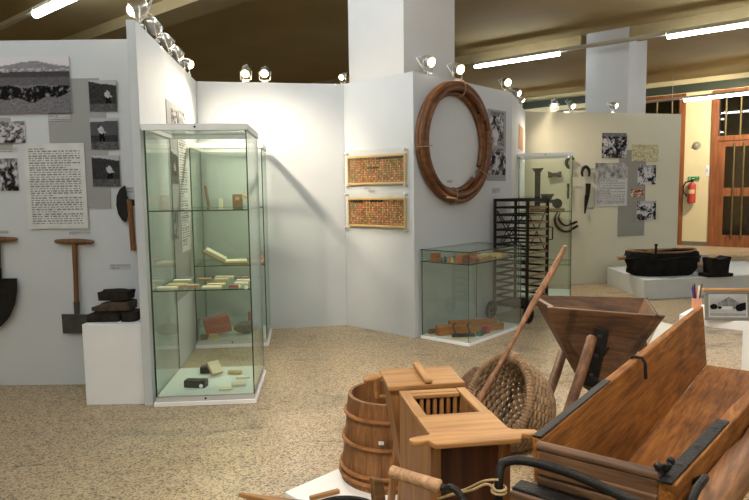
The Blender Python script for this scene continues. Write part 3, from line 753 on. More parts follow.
billhook()
# plinth and the blocks on it
pf0 = gp(86.5, 405, 0); pz = dp(86, 324.5, pf0.y).z
fx = lambda y: -1.490 - .1076 * (y - 4.02) - .057      # left face of the fin panel
q = MB(); q.slab([(pf0.x, pf0.y), (fx(pf0.y) - .006, pf0.y), (fx(4.49) - .006, 4.49), (pf0.x - .0, 4.49)], 0, pz)
o = obj('plinth', q, plain('plinth_paint', (.78, .79, .80), .6, var=.02, bump=.02), None, bevel=.003, world=True, loc=(pf0.x, pf0.y, 0)); tag(o, 'pale grey square plinth against the left wall, carrying charred blocks', 'plinth')
def chunk(label, x0, x1, ztop, zbot, y, dep, mat, seed, shape=None):
    a = dp(x0, 310, y).x; b2 = dp(x1, 310, y).x; w = b2 - a; h = ztop - zbot
    q = MB(); nx, ny, nz = 8, 5, 4; rings = []
    for i in range(nx + 1):
        u = i / nx; e = 1 - .12 * (abs(u - .5) * 2) ** 4; ring = []
        per = [(j / ny, 0) for j in range(ny)] + [(1, j / nz) for j in range(nz)] + [(1 - j / ny, 1) for j in range(ny)] + [(0, 1 - j / nz) for j in range(nz)]
        for (s, k) in per:
            hh = h * (shape(u) if shape else 1)
            pt = Vector((w * (u - .5), dep * (s - .5) * e, (.0 if k == 0 else hh * k * e)))
            nn = mnoise.noise_vector(pt * 16 + Vector((seed, seed, 0))) * .014
            if k == 0: nn.z = 0
            ring.append(pt + nn)
        rings.append(ring)
    q.loft(rings)
    return tag(obj('charred_block', q, mat, None, smooth=True, loc=((a + b2) / 2, y, zbot)), label, 'block', 'charred blocks on the plinth')
zt = pz
chunk('black flat block at the front left of the plinth', 92, 122, zt + .058, zt, 4.19, .16, peat, 1)
chunk('dark brown block at the front right of the plinth, beside the fin panel', 124.5, 138.5, zt + .066, zt, 4.19, .16, peat, 2)
chunk('lighter brown turf-like block in the middle of the stack', 97, 134, zt + .128, zt + .067, 4.24, .16, peat2, 3, lambda u: .45 + .55 * min(1, u * 2.2))
chunk('black block on top of the stack on the plinth', 103, 132.5, zt + .200, zt + .136, 4.25, .15, peat, 4)
# ------------------------------------------------------------------ fin panel board
pinned('grey_text_board', 'tall grey board on the fin panel behind the nearest glass case', 'backing board', WFIN, 170, 108, 188, 300, p_flat([.33, .33, .325]), 2, 2, .001, .004)
pinned('fin_photograph', 'dark photograph on the fin panel just above the glass case', 'photograph', WFIN, 170.5, 110, 177, 124, p_crowd(41, .42, .6, 6), 20, 24, .0055, .004, 'photographs on the fin panel')
pinned('fin_photograph', 'paler photograph on the fin panel, right of the dark one above the case', 'photograph', WFIN, 178, 112, 184, 124, p_crowd(42, .3, .6, 6), 20, 24, .0055, .004, 'photographs on the fin panel')
pinned('fin_photograph', 'photograph of a figure on the fin panel, seen through the case top', 'photograph', WFIN, 170, 150, 177, 184, p_figure(43, .5, .5), 20, 44, .0055, .004, 'photographs on the fin panel')
pinned('fin_photograph', 'grey photograph on the fin panel, seen below the upper case shelf', 'photograph', WFIN, 170, 208, 177, 240, p_crowd(44, .35, .65, 6), 20, 44, .0055, .004, 'photographs on the fin panel')
pinned('text_strip', 'long white text strip on the fin panel behind the glass case', 'text sheet', WFIN, 179, 135, 187.5, 252, p_text(44, 45, .60, False, .1), 30, 176, .0055, .004)

# ------------------------------------------------------------------ mosaic frames
def mosaic(label, x0, y0, x1, y1, fx0, fy0, fx1, fy1, seed, tone, darks):
    s0, za = WCD.sz(x0, (y0 + y1) / 2)[0], WCD.sz((x0 + x1) / 2, y0)[1]; s1, zb = WCD.sz(x1, (y0 + y1) / 2)[0], WCD.sz((x0 + x1) / 2, y1)[1]
    cs, cz = (s0 + s1) / 2, (za + zb) / 2; t = thing('framed_mosaic', label, 'wall display', WCD.pt(cs, cz, .0), WCD.rot, 'framed mosaics of small labels')
    w, h = s1 - s0, za - zb
    f0, f1 = WCD.sz(fx0, (fy0 + fy1) / 2)[0] - cs, WCD.sz(fx1, (fy0 + fy1) / 2)[0] - cs
    g1, g0 = WCD.sz((fx0 + fx1) / 2, fy0)[1] - cz, WCD.sz((fx0 + fx1) / 2, fy1)[1] - cz
    q = MB(); q.box(f0, f1, -.034, -.004, g0, g0 + .022); q.box(f0, f1, -.034, -.004, g1 - .022, g1); q.box(f0, f0 + .014, -.034, -.004, g0 + .022, g1 - .022); q.box(f1 - .014, f1, -.034, -.004, g0 + .022, g1 - .022)
    obj('wooden_tray', q, plain('tray_pine', (.62, .42, .17), .5, var=.08, scale=12), t, bevel=.003)
    rnd = random.Random(seed); nx, ny = 34, 11; cols = {}
    pal = [(.45, .16, .06), (.40, .22, .07), (.32, .10, .05), (.48, .28, .10), (.20, .15, .06), (.42, .12, .07), (.16, .17, .08), (.30, .22, .12), (.50, .22, .12)]
    def paint(u, v):
        i, j = int(u * nx * 4), int(v * ny * 4); k = (i // 4, j // 4)
        if k not in cols: c = rnd.choice(pal); f = rnd.uniform(.55, 1.1) * tone; cols[k] = [x * f * 1.35 for x in c]
        for (a, b2, c, d) in darks:
            if a < u < b2 and c < v < d: return (.01, .012, .008)
        if i % 4 == 0 or j % 4 == 0: return (.13, .075, .035)
        c = cols[k]; e = 1.45 if (i % 4 == 2 and rnd.random() < .5) else (.5 if rnd.random() < .18 else 1)
        return [x * e for x in c]
    s = sheet('mosaic_sheet', f1 - f0 - .028, g1 - g0 - .044, .006, nx * 4, ny * 4, paint, MATS['card_edge'], t, ((f0 + f1) / 2, -.004, (g0 + g1) / 2), 0, True)
    q = MB(); q.box(-w / 2, w / 2, -.042, -.037, -h / 2, h / 2); obj('acrylic_cover', q, acryl, t)
    for sx in (-1, 1):
        for sz in (-1, 1):
            q = MB(); q.lathe([(.012, .002), (.012, .048), (.007, .051)], 14, axis_m((sx * (w / 2 - .025), 0, sz * (h / 2 - .025)), (0, -1, 0))); obj('stand_off', q, chrome, t, smooth=True)
mosaic('upper framed mosaic of small coloured labels left of the wooden coil', 346.5, 149.5, 409, 188.5, 349.3, 155, 407, 184.5, 51, 1.0, [(.5, .98, .90, .97), (.33, .55, .56, .62)])
mosaic('lower, redder framed mosaic of small coloured labels left of the coil', 347, 192, 409.5, 232, 350, 197.5, 407, 227, 52, 1.12, [(.01, .24, .88, .97), (.38, .62, .91, .97)])
pinned('caption_label', 'caption label under the upper framed mosaic', 'label', WCD, 368, 186.6, 374, 189.6, p_caption(57), 20, 8, .052, .002)
# ------------------------------------------------------------------ coil of rods
def coil():
    cs, cz = WDE.sz(452, 143)
    t = thing('rod_coil', 'large oval coil of bent brown wooden rods hanging on grey panel', 'coil', WDE.pt(cs, cz, .0), WDE.rot)
    sL, sR = WDE.sz(417.5, 143)[0], WDE.sz(487.5, 143)[0]; zT, zB = WDE.sz(452, 82.5)[1], WDE.sz(452, 204.5)[1]
    RX, RZ = (sR - sL) / 2, (zT - zB) / 2
    turns = [(0, 0, .0, 2 * PI + .3), (.048, .012, .9, 2 * PI + .9), (.092, 0, 2.4, 2 * PI + 2.3)]
    r = .027
    for i, (ins, off, a0, a1) in enumerate(turns):
        for k in range(2 if i < 2 else 1):
            pts = []; n = 84
            for j in range(n + 1):
                a = a0 + k * .4 + (a1 - a0 - .25) * j / n
                w = .006 * math.sin(3 * a + i)
                pts.append(((RX - r - ins + w) * math.sin(a), -.03 - off - k * .047, (RZ - r - ins * 1.05 + w) * math.cos(a)))
            q = MB(); q.tube(pts, r, 10); obj('rod', q, w_coil, t, smooth=True)
    for a in (.1, 2.2, 3.3, 4.6):
        cx, czz = (RX - .07) * math.sin(a), (RZ - .07) * math.cos(a)
        q = MB(); pts = []
        for j in range(16):
            b2 = 2 * PI * j / 16; rr = .085 * math.cos(b2)
            pts.append((cx + rr * math.sin(a), -.068 + .060 * math.sin(b2), czz + rr * math.cos(a)))
        q.tube(pts, .004, 6, loop=True); obj('binding', q, plain('binding_wire', (.30, .2, .1), .7), t, smooth=True)
    p0, p1 = WDE.sz(438, 197), WDE.sz(447.5, 198.5)
    q = MB(); q.tube([(p0[0] - cs, -.10, p0[1] - cz), (p1[0] - cs, -.105, p1[1] - cz)], [.012, .008], 8); obj('peg', q, plain('peg_wood', (.60, .38, .18), .5), t, smooth=True)
coil()
pinned('grey_backing_board', 'grey board behind two photographs right of the wooden coil', 'backing board', WDE, 487, 110, 505.5, 181, p_flat([.28, .28, .275]), 2, 2, .001, .004)
pinned('worker_photograph', 'upper black and white photograph right of the wooden coil', 'photograph', WDE, 489.5, 112, 503, 145.5, p_crowd(61, .40, .58, 5), 30, 50, .0055, .004, 'photographs right of the coil')
pinned('worker_photograph', 'lower black and white photograph right of the wooden coil', 'photograph', WDE, 487.5, 148.5, 505, 175, p_crowd(62, .42, .58, 6), 40, 40, .0055, .004, 'photographs right of the coil')
pinned('caption_label', 'caption label under the photographs right of the coil', 'label', WDE, 492, 188, 500, 193, p_caption(63), 20, 10, .001, .002)
pinned('caption_label', 'tiny caption label inside the wooden coil', 'label', WDE, 447, 180, 452, 183, p_caption(64), 20, 8, .001, .002)
pinned('poster', 'narrow orange-tinted poster on the return panel behind the coil', 'poster', WEF, 518.5, 126, 523, 150, lambda u, v: [.42 + .2 * vn(u * 3, v * 6, 2), .26, .13], 8, 16, .001, .003)
# ------------------------------------------------------------------ far tool panel
pinned('grey_backing_board', 'dark grey board behind the small photographs on the far panel', 'backing board', WFR, 618, 150, 645, 236, p_flat([.24, .235, .21]), 2, 2, .001, .004)
pinned('far_photograph', 'largest black and white photograph, top left on the far panel', 'photograph', WFR, 601.5, 133, 626.5, 158, p_crowd(71, .46, .60, 5), 44, 44, .0055, .004, 'photographs on the far panel')
pinned('old_map', 'pale yellow sketched map at the top right of the far panel', 'map', WFR, 631.5, 144.5, 658, 161, p_map(72), 60, 40, .0055, .004)
pinned('far_photograph', 'black and white photograph just under the yellow map', 'photograph', WFR, 637.5, 165, 655.5, 184.5, p_crowd(73, .44, .55, 4), 40, 40, .0055, .004, 'photographs on the far panel')
pinned('far_photograph', 'lowest black and white photograph on the far panel', 'photograph', WFR, 636.5, 201, 655.5, 220, p_crowd(74, .44, .55, 4), 40, 40, .0055, .004, 'photographs on the far panel')
def p_redpic(u, v):
    k = fbm(u * 5, v * 5, 8); return (.55, .48, .38) if k > .54 else ((.26, .05, .025) if k > .42 else (.07, .02, .012))
pinned('red_picture', 'small red and white picture between two photographs on the far panel', 'picture', WFR, 630.5, 189, 643, 196.5, p_redpic, 30, 20, .0055, .004)
pinned('text_sheet', 'pale printed sheet with picture and text on the far panel', 'text sheet', WFR, 594.5, 163, 627, 206, p_text(24, 75, .46, False, .08, .10, .35), 60, 130, .0055, .004)
for (x0, y0, x1, y1, sd, lab) in ((588.5, 168, 595, 170.5, 81, 'caption label right of the horseshoe'), (574, 186, 582, 188.5, 82, 'caption label right of the short chisel'), (587, 207, 594, 209.5, 83, 'caption label beside the long knife blade')):
    pinned('caption_label', lab, 'label', WFR, x0, y0, x1, y1, p_caption(sd), 20, 8, .001, .002)
def arc_tool(name, label, cat, cx, cy, rx, ry, a0, a1, r0, r1, mat, extra=None):
    t = thing(name, label, cat, wpt(WFR, cx, cy, .03))
    n = 24; pts = [wpt(WFR, cx + rx * math.cos(a0 + (a1 - a0) * k / n), cy + ry * math.sin(a0 + (a1 - a0) * k / n), .046) for k in range(n + 1)]
    q = MB(); q.tube(pts, [r0 + (r1 - r0) * math.sin(PI * k / n) for k in range(n + 1)], 10); obj('blade', q, mat, t, True, True)
    if extra:
        q = MB(); q.tube([wpt(WFR, *e, .03) for e in extra], .024, 10); obj('handle', q, w_leg, t, True, True)
    return t
arc_tool('horseshoe', 'horseshoe hanging on the far panel right of the tall case', 'horseshoe', 584, 173, 3.6, 6.0, PI * .80, PI * 2.2, .013, .024, iron)
arc_tool('iron_ring', 'iron half ring with stub at the upper right behind the far glass case', 'iron ring', 569, 163, 4.2, 5, PI * .4, PI * 1.75, .016, .026, iron)
def sickle(label, pts, r):
    t = thing('sickle', label, 'sickle', wpt(WFR, *pts[0], .03), 0, 'sickles behind the far glass case')
    P = [wpt(WFR, x, y, .03) for x, y in pts]; out = []
    for a in range(len(P) - 1):
        p0, p1, p2, p3 = P[max(a - 1, 0)], P[a], P[a + 1], P[min(a + 2, len(P) - 1)]
        for k in range(5):
            u = k / 5; out.append(.5 * ((2 * p1) + (p2 - p0) * u + (2 * p0 - 5 * p1 + 4 * p2 - p3) * u * u + (3 * p1 - p0 - 3 * p2 + p3) * u ** 3))
    out.append(P[-1]); n = len(out) - 1
    q = MB(); q.tube(out, [.006 + r * math.sin(PI * min(1, .12 + .8 * k / n)) for k in range(n + 1)], 8); obj('blade', q, iron, t, True, True)
    q = MB(); d = (out[-1] - out[-2]).normalized(); q.tube([out[-1] - d * .01, out[-1] + d * .03, out[-1] + d * .10], [.016, .02, .016], 8); obj('handle', q, w_dark, t, True, True)
sickle('lower, larger of the two nested sickles behind the far glass case', [(557, 211), (554, 218), (555, 224.5), (560, 230), (566, 231.5), (571, 229)], .014)
sickle('upper, smaller of the two nested sickles behind the far glass case', [(559, 212.5), (557.5, 217.5), (560, 222.5), (565, 225.5), (570, 224)], .010)
def knife():
    t = thing('long_knife', 'long dark tapering knife hanging left of the pale text sheet', 'knife', wpt(WFR, 585, 213, .03))
    q = MB(); a = [wpt(WFR, x, y, .02) for x, y in ((584, 195), (583.2, 213.5), (584.2, 213.5), (588.5, 195))]
    q.hexa([*a, *[p + WFR.n * .014 for p in a]]); obj('blade', q, iron, t, True)
    q = MB(); q.tube([wpt(WFR, 586.2, 197, .03), wpt(WFR, 587, 189, .03), wpt(WFR, 587.2, 183.5, .03)], [.028, .034, .038], 10); obj('handle', q, w_dark, t, True, True)
knife()
def axehead():
    q = MB(); P = [(547.5, 171.5), (551, 173), (556, 173), (559.8, 171.5), (559.8, 177.5), (556, 176.3), (551, 176.8), (547.5, 178)]
    a = [wpt(WFR, x, y, .01) for x, y in P]; b2 = [p + WFR.n * .03 for p in a]
    va = [q.v(p) for p in a]; vb = [q.v(p) for p in b2]; q.f(va); q.f(vb[::-1]); n = len(P)
    for i in range(n): q.f([va[i], vb[i], vb[(i + 1) % n], va[(i + 1) % n]])
    tag(obj('axe_head', q, rust, None, world=True, loc=wpt(WFR, 554, 174, .01)), 'dark double-edged axe head behind the far glass case', 'axe head')
axehead()
t = thing('chisel', 'short dark chisel hanging behind the right edge of the far case', 'chisel', wpt(WFR, 568, 198, .03))
q = MB(); q.bar(wpt(WFR, 568.2, 190, .03), wpt(WFR, 568.2, 198.5, .03), .055, .03, WFR.n); obj('blade', q, iron, t, True, bevel=.004)
q = MB(); q.tube([wpt(WFR, 568, 191, .03), wpt(WFR, 568, 183.5, .03)], [.022, .03], 10); obj('handle', q, w_dark, t, True, True)
# ------------------------------------------------------------------ black bar trolley
def trolley():
    n0 = Vector((1.60, 6.45, 0)); ul = Vector((-.74, .67, 0)).normalized(); vr = Vector((.67, .74, 0)).normalized()
    L_, W_, z0, z1 = .39, .445, .17, 1.31
    t = thing('bar_trolley', 'tall black barred drying trolley on two wheels behind the low case', 'trolley', n0)
    cs = [n0, n0 + ul * L_, n0 + ul * L_ + vr * W_, n0 + vr * W_]
    for c in cs:
        q = MB(); q.bar((c.x, c.y, .04), (c.x, c.y, z1), .03, .03); obj('post', q, w_dark, t, True, bevel=.003)
    k = 15
    for i in range(k):
        z = z0 + (z1 - .015 - z0) * i / (k - 1)
        for a, b2, m in ((0, 1, w_dark), (1, 2, w_dark), (2, 3, w_dark), (3, 0, w_slat)):
            A_, B_ = cs[a], cs[b2]; d = (B_ - A_).normalized() * .015
            top = i == k - 1
            q = MB(); q.bar((A_ + d).to_tuple()[:2] + (z,), (B_ - d).to_tuple()[:2] + (z,), .026 if not top else .03, .020 if not top else .03)
            obj('bar', q, w_dark if top or a != 3 else m, t, True)
    for (a, b2) in ((3, 0), (0, 1), (1, 2)):
        A_, B_ = cs[a], cs[b2]; inw = (cs[0] + cs[2]) / 2
        for (za, zb) in ((.74, 1.18),):
            for s in (0, 1):
                p0, p1 = (A_, B_) if s else (B_, A_)
                p0 = p0.lerp(inw, .05 + .03 * s); p1 = p1.lerp(inw, .05 + .03 * s)
                q = MB(); q.tube([(p0.x, p0.y, za), (p1.x, p1.y, zb)], .006, 6); obj('brace', q, iron, t, True, True)
    for c, d in ((cs[1], ul), (cs[0], -ul)):
        cc = c + d * .03 - vr * .02
        q = MB(); q.lathe([(.075, -.012), (.095, -.014), (.095, .014), (.075, .012)], 28, axis_m((cc.x, cc.y, .095), ul), caps=False)
        q2 = axis_m((cc.x, cc.y, .095), ul)
        q.lathe([(.075, .012), (.075, -.012)], 28, q2, caps=False)
        for j in range(4):
            a = PI / 2 * j; r0 = q2 @ Vector((.02 * math.cos(a), .02 * math.sin(a), 0)); r1_ = q2 @ Vector((.078 * math.cos(a), .078 * math.sin(a), 0)); q.bar(r0, r1_, .016, .014)
        q.lathe([(.026, -.02), (.026, .02)], 16, q2)
        obj('wheel', q, iron, t, True)
    c = cs[3]; q = MB(); q.tube([(c.x, c.y, 1.0), (c.x + .05, c.y - .03, .99), (c.x + .05, c.y - .03, .86), (c.x, c.y, .85)], .008, 8); obj('handle', q, iron, t, True, True)
    q = MB(); ins = .018
    q.slab([cs[0] + (ul + vr) * ins, cs[1] + (vr - ul) * ins, cs[2] - (ul + vr) * ins, cs[3] + (ul - vr) * ins][::-1], .14, .16); obj('floor_board', q, w_dark, t, True)
trolley()

# ------------------------------------------------------------------ far plinth with hide tub and iron block
pfz = .25
p_f = gp(644, 300); p_l = gp(605.6, 283.5); p_t = gp(749, 275, pfz)
rd = (Vector((p_t.x, p_t.y, 0)) - Vector((p_f.x, p_f.y, 0))).normalized()
rb = (Vector((p_l.x, p_l.y, 0)) - Vector((p_f.x, p_f.y, 0)))
rb = rb * .965
q = MB(); q.slab([p_f, p_f + rd * 2.4, p_f + rd * 2.4 + rb, p_f + rb], 0, pfz)
o = obj('low_plinth', q, plain('low_plinth_paint', (.53, .55, .53), .6, var=.02, bump=.02), None, world=True, loc=(p_f.x, p_f.y, 0), bevel=.004); tag(o, 'long low grey plinth in front of the far tool panel', 'plinth')
def hide_tub():
    c = gp(669, 277, pfz); a = gp(632, 271, pfz); w = 1.0
    c = c + Vector((.02, .26, 0)); rz = math.atan2(rd.y, rd.x) - .08
    t = thing('black_tub', 'blackened oval tub with sagging sides and poles on the far plinth', 'tub', (c.x, c.y, pfz + .001), rz)
    q = MB(); rings = []; n = 40
    prof = [(.80, 0), (.90, .05), (.96, .13), (.99, .22), (1.0, .29), (.985, .305), (.94, .30), (.88, .10), (.78, .03)]
    for r, z in prof:
        ring = []
        for k in range(n):
            a_ = 2 * PI * k / n; ca, sa = math.cos(a_), math.sin(a_)
            x = .50 * r * math.copysign(abs(ca) ** .8, ca); y = .24 * r * math.copysign(abs(sa) ** .8, sa)
            wob = 1 + .13 * mnoise.noise(Vector((ca * 3, sa * 3, z * 11))); dz = .02 * mnoise.noise(Vector((ca * 2, sa * 2, 5))) + (.02 * abs(ca) ** 3 if z > .2 else 0)
            ring.append((x * wob, y * wob, max(0, z + (dz if z > .03 else 0))))
        rings.append(ring)
    q.loft(rings); obj('tub_shell', q, tar, t, smooth=True)
    q = MB(); pts = [(.47 * math.cos(2 * PI * k / 40), .225 * math.sin(2 * PI * k / 40), .312 + .02 * abs(math.cos(2 * PI * k / 40)) ** 3) for k in range(40)]
    q.tube(pts, .014, 8, loop=True); obj('rim_hoop', q, w_slat, t, smooth=True)
    for k, z in enumerate((.235,)):
        q = MB(); pts = [((.495 + .02 * math.sin(z * 9)) * math.copysign(abs(math.cos(2 * PI * j / 48)) ** .8, math.cos(2 * PI * j / 48)), (.246) * math.copysign(abs(math.sin(2 * PI * j / 48)) ** .8, math.sin(2 * PI * j / 48)), z + .012 * math.sin(j * .7 + k)) for j in range(48)]
        q.tube(pts, .012, 6, loop=True); obj('fold', q, tar, t, smooth=True)
    q = MB(); q.tube([(-.62, .02, .235), (-.45, .01, .24)], [.028, .024], 10); obj('pole_end', q, plain('pole_end_wood', (.30, .17, .08), .6), t, smooth=True)
    q = MB(); q.tube([(.36, -.235, .15), (.41, -.265, .155)], .03, 10); obj('pole_end', q, plain('pole_end_wood', (.30, .17, .08), .6), t, smooth=True)
    q = MB(); q.bar((-.35, -.18, .327), (.30, .15, .327), .03, .02); obj('cross_stick', q, w_slat, t)
    q = MB(); q.tube([(-.24, -.235, .26), (-.24, -.235, .40), (-.235, -.23, .43)], [.018, .015, .024], 8); obj('knob', q, iron, t, smooth=True)
hide_tub()
def iron_block():
    c = gp(721, 277.5, pfz) + Vector((0, .13, 0)); rz = math.atan2(rd.y, rd.x) - .05
    t = thing('iron_anvil', 'small black iron block with curved top and base plate on the far plinth', 'anvil', (c.x, c.y, pfz + .001), rz)
    q = MB(); q.box(-.18, .18, -.10, .10, 0, .045); obj('base_plate', q, tar, t, bevel=.005)
    q = MB(); q.prism([(-.11, .045), (.12, .045), (.13, .15), (.155, .255), (.12, .262), (.06, .235), (-.02, .225), (-.10, .25), (-.135, .245), (-.125, .14)], -.09, .09); obj('block_body', q, tar, t, bevel=.005)
iron_block()
c = gp(706, 273, pfz) + Vector((0, .10, 0))
q = MB(); q.M = Matrix.Rotation(.25, 4, 'Y'); q.box(-.006, .006, -.07, .07, .0022, .24)
tag(obj('grey_card', q, plain('grey_card_paint', (.20, .21, .21), .6), None, loc=(c.x - .03, c.y, pfz + .001), rotz=math.atan2(rd.y, rd.x) + .4), 'grey card leaning by the black iron block', 'card')

# ------------------------------------------------------------------ extinguisher, sign, wall fittings
def fw(x, y, off=0): s, z = FW.sz(x, y); return FW.pt(s, z, off)
def extinguisher():
    b0 = fw(692.5, 203, .11); t = thing('fire_extinguisher', 'red fire extinguisher hanging on the cream wall by the doors', 'fire extinguisher', b0, FW.rot)
    h = fw(692.5, 178, .11).z - b0.z; r = .088
    q = MB(); q.lathe([(r * .8, 0), (r, .015), (r, h * .68), (r * .85, h * .76), (r * .4, h * .82), (r * .35, h * .84)], 28); obj('cylinder', q, redp, t, smooth=True)
    q = MB(); rr = r + .002; ring = []
    for z in (h * .38, h * .54): ring.append([(rr * math.cos(a), rr * math.sin(a), z) for a in [(-PI * .80 + PI * .6 * k / 14) for k in range(15)]])
    q.loft(ring, caps=False, closed=False); obj('instruction_label', q, yellow, t)
    q = MB(); q.box(-.03, .03, -.03, .03, h * .84, h * .90); q.bar((-.02, 0, h * .92), (.16, -.02, h * .99), .03, .015); q.bar((-.02, 0, h * .88), (.14, -.02, h * .86), .03, .012); obj('valve_handle', q, iron, t)
    q = MB(); q.tube([(-.03, 0, h * .87), (-.14, -.02, h * .83), (-.19, -.02, h * .62), (-.17, -.02, h * .42), (-.10, -.03, h * .30)], .017, 8); obj('hose', q, iron, t, smooth=True)
    q = MB(); q.box(-.05, .05, .095, .107, h * .3, h * .7); obj('bracket', q, iron, t)
extinguisher()
def p_sign(u, v):
    g = (.02, .26, .06); wv = (.62, .72, .60)
    if .08 < u < .24 and .2 < v < .8 and not (.12 < u < .2 and .35 < v < .65): return wv
    if .34 < u < .52 and .42 < v < .58: return wv
    if .52 < u < .6 and abs(v - .5) < .28 * (1 - (u - .52) / .08): return wv
    if .68 < u < .92 and (.25 < v < .35 or .45 < v < .55 or .65 < v < .75): return wv
    return g
pinned('green_sign', 'small green and white sign above the fire extinguisher', 'sign', FW, 688, 176.6, 699.5, 180.4, p_sign, 50, 16, .002, .01)
q = MB(); p = fw(697, 145.2); q.lathe([(.085, 0), (.085, .03), (.05, .045)], 24, axis_m((0, 0, 0), (0, -1, 0)))
tb = thing('wall_bell', 'round grey bell high on the cream wall above the extinguisher', 'bell', fw(697, 145.2, .002), FW.rot)
obj('bell_dome', q, plain('bell_grey', (.28, .24, .17), .5), tb, smooth=True)
q = MB(); q.lathe([(.02, .046), (.02, .055)], 12, axis_m((0, 0, 0), (0, -1, 0))); obj('bell_nut', q, chrome, tb)
ts = thing('door_buzzer', 'narrow white switch plate beside the right door frame', 'switch', fw(707.5, 170.5, .002), FW.rot)
q = MB(); q.box(-.035, .035, -.015, 0, -.13, .13); obj('plate', q, white, ts, bevel=.003)
q = MB(); q.box(-.015, .015, -.022, -.015, -.04, .04); obj('button', q, chrome, ts)

# ------------------------------------------------------------------ low white table with photograph
uN = Vector((.745, -.667, 0)); vN = Vector((.667, .745, 0)); tc0 = gp(679.3, 314.5, .54); tc0 = Vector((tc0.x, tc0.y, 0))
def white_table():
    t = thing('white_table', 'low white open table behind the big wooden trough', 'table', tc0, math.atan2(uN.y, uN.x))
    h = .54; lx = (Vector((gp(743.5, 321.5, h).x, gp(743.5, 321.5, h).y, 0)) - tc0).length; w, d = lx + .055, .50
    q = MB(); q.box(0, w, 0, d, h - .06, h); obj('tabletop', q, white, t, bevel=.003)
    for x in (0.0, lx):
        for y in (0, d - .05):
            q = MB(); q.box(x, x + .05, y, y + .05, 0, h - .06); obj('leg', q, white, t, bevel=.002)
    q = MB(); q.box(.05, lx, .01, d - .01, .0, .035); obj('base_board', q, white, t, bevel=.002)
white_table()
def tp(x, y, z): p = tc0 + uN * x + vN * y; return Vector((p.x, p.y, z))
def p_building(u, v):
    sky = .22 + .35 * v + .05 * vn(u * 4, v * 4, 3)
    g = sky
    if v < .34: g = .42 + .15 * fbm(u * 10, v * 22, 4)
    if v < .16: g = .30 + .2 * fbm(u * 14, v * 30, 5)
    roof = .86 - abs(u - .53) * .95
    if .25 < u < .84 and .34 < v < roof: g = .20 + .10 * ((int(v * 38) % 2)) + .10 * (vn(u * 40, v * 2, 1) > .5)
    if .30 < u < .62 and .33 < v < .46: g = .62
    for cx, cy, r in ((.14, .44, .10), (.82, .40, .13), (.92, .46, .13), (.30, .40, .05)):
        if ((u - cx) / r) ** 2 + ((v - cy) / (r * 1.2)) ** 2 < 1 + .5 * (vn(u * 14, v * 14, 6) - .5): g = .03
    if u < .04 or u > .96 or v < .05 or v > .95: g = .60
    g = .95 * g ** 1.5
    return (g, g, g * .98)
def photo_frame():
    a = tp(.10, .10, .54); rz = 0.03
    p0 = gp(705.5, 320.5, .54); L_ = .36
    t = thing('photo_stand', 'framed black and white photograph of a gabled hall on white table', 'picture frame', (p0.x, p0.y, .5405), math.atan2(uN.y, uN.x) + .62)
    w, h = .285, .195
    lean = Matrix.Rotation(-.12, 4, 'X')
    fm = plain('pewter_frame', (.20, .19, .165), .45, .2, var=.1, scale=30, bump=.2)
    q = MB(); q.M = lean; q.box(0, w, -.0, .02, 0, .022); q.box(0, w, 0, .02, h - .02, h); q.box(0, .022, 0, .02, .022, h - .02); q.box(w - .022, w, 0, .02, .022, h - .02); obj('frame', q, fm, t, bevel=.003)
    q = MB(); q.M = lean; q.box(-.008, w + .006, -.004, .032, h, h + .014); obj('top_rail', q, plain('orange_pine', (.55, .27, .08), .5), t, bevel=.002)
    q = MB(); q.M = lean; q.box(.022, w - .022, .012, .018, .022, h - .02); obj('backing', q, browns, t)
    s = sheet('picture', w - .044, h - .042, .003, 90, 54, p_building, MATS['card_edge'], t); s.location = lean @ Vector((w / 2, .0115, h / 2 + .001)); s.rotation_euler = (-.12, 0, 0)
    q = MB(); q.bar((w / 2, .045, h * .62), (w / 2, .12, .004), .04, .006); obj('prop', q, browns, t)
photo_frame()
def pen_cup():
    p = gp(696.5, 308.5, .54); t = thing('pen_cup', 'salmon pink cup on the white table, holding pens', 'cup', (p.x, p.y, .5405))
    q = MB(); q.lathe([(.030, 0), (.034, .075), (.031, .075), (.028, .006)], 24); obj('cup_body', q, plain('salmon', (.62, .27, .17), .5), t, smooth=True)
    cols = [('blue', (.03, .03, .22)), ('purple', (.16, .03, .12)), ('black', (.015, .015, .015)), ('orange', (.62, .16, .04)), ('white', (.75, .75, .75)), ('brown', (.14, .06, .03))]
    for i, (nm, c) in enumerate(cols):
        a = 2.9 - i * .55; bx = .018 * math.cos(a); by = .015 * math.sin(a); h = .15 + .012 * (i % 3)
        q = MB(); q.tube([(bx * .5, by * .5, .01), (bx * 1.9, by * 1.7, h)], .006 if nm != 'white' else .010, 8)
        o = obj('pen', q, plain('pen_' + nm, c, .4, bump=0), None, smooth=True, loc=(p.x, p.y, .5405)); tag(o, nm + ' pen standing in the salmon pink cup', 'pen', 'pens in the pink cup')
pen_cup()
# glossy white sheet on a low stand between hopper and trough
def info_sheet():
    Pp = [dp(660, 321.5, 5.0), dp(675.5, 325.2, 4.95)]
    a, b2 = Pp; dn = dp(640, 362, 4.75) - a; th = Vector((-.0, -.0, -.012))
    t = thing('info_sheet', 'glossy white sloping sheet on a stand between hopper and trough', 'info board', (b2.x - .1, b2.y - .2, 0))
    q = MB(); q.hexa([a + dn + th, b2 + dn + th, b2 + th, a + th, a + dn, b2 + dn, b2, a]); obj('sheet_panel', q, plain('gloss_white', (.66, .66, .62), .12, var=.02, bump=0, coat=.5), t, True)
    m_ = (a + b2) / 2 + dn * .5
    q = MB(); q.tube([(m_.x, m_.y, m_.z - .02), (m_.x, m_.y, .02)], .014, 10); obj('stand_post', q, chrome, t, True, True)
    q = MB(); q.lathe([(.10, 0), (.10, .012), (.02, .022)], 24, Matrix.Translation((m_.x, m_.y, 0))); obj('stand_foot', q, chrome, t, True)
info_sheet()

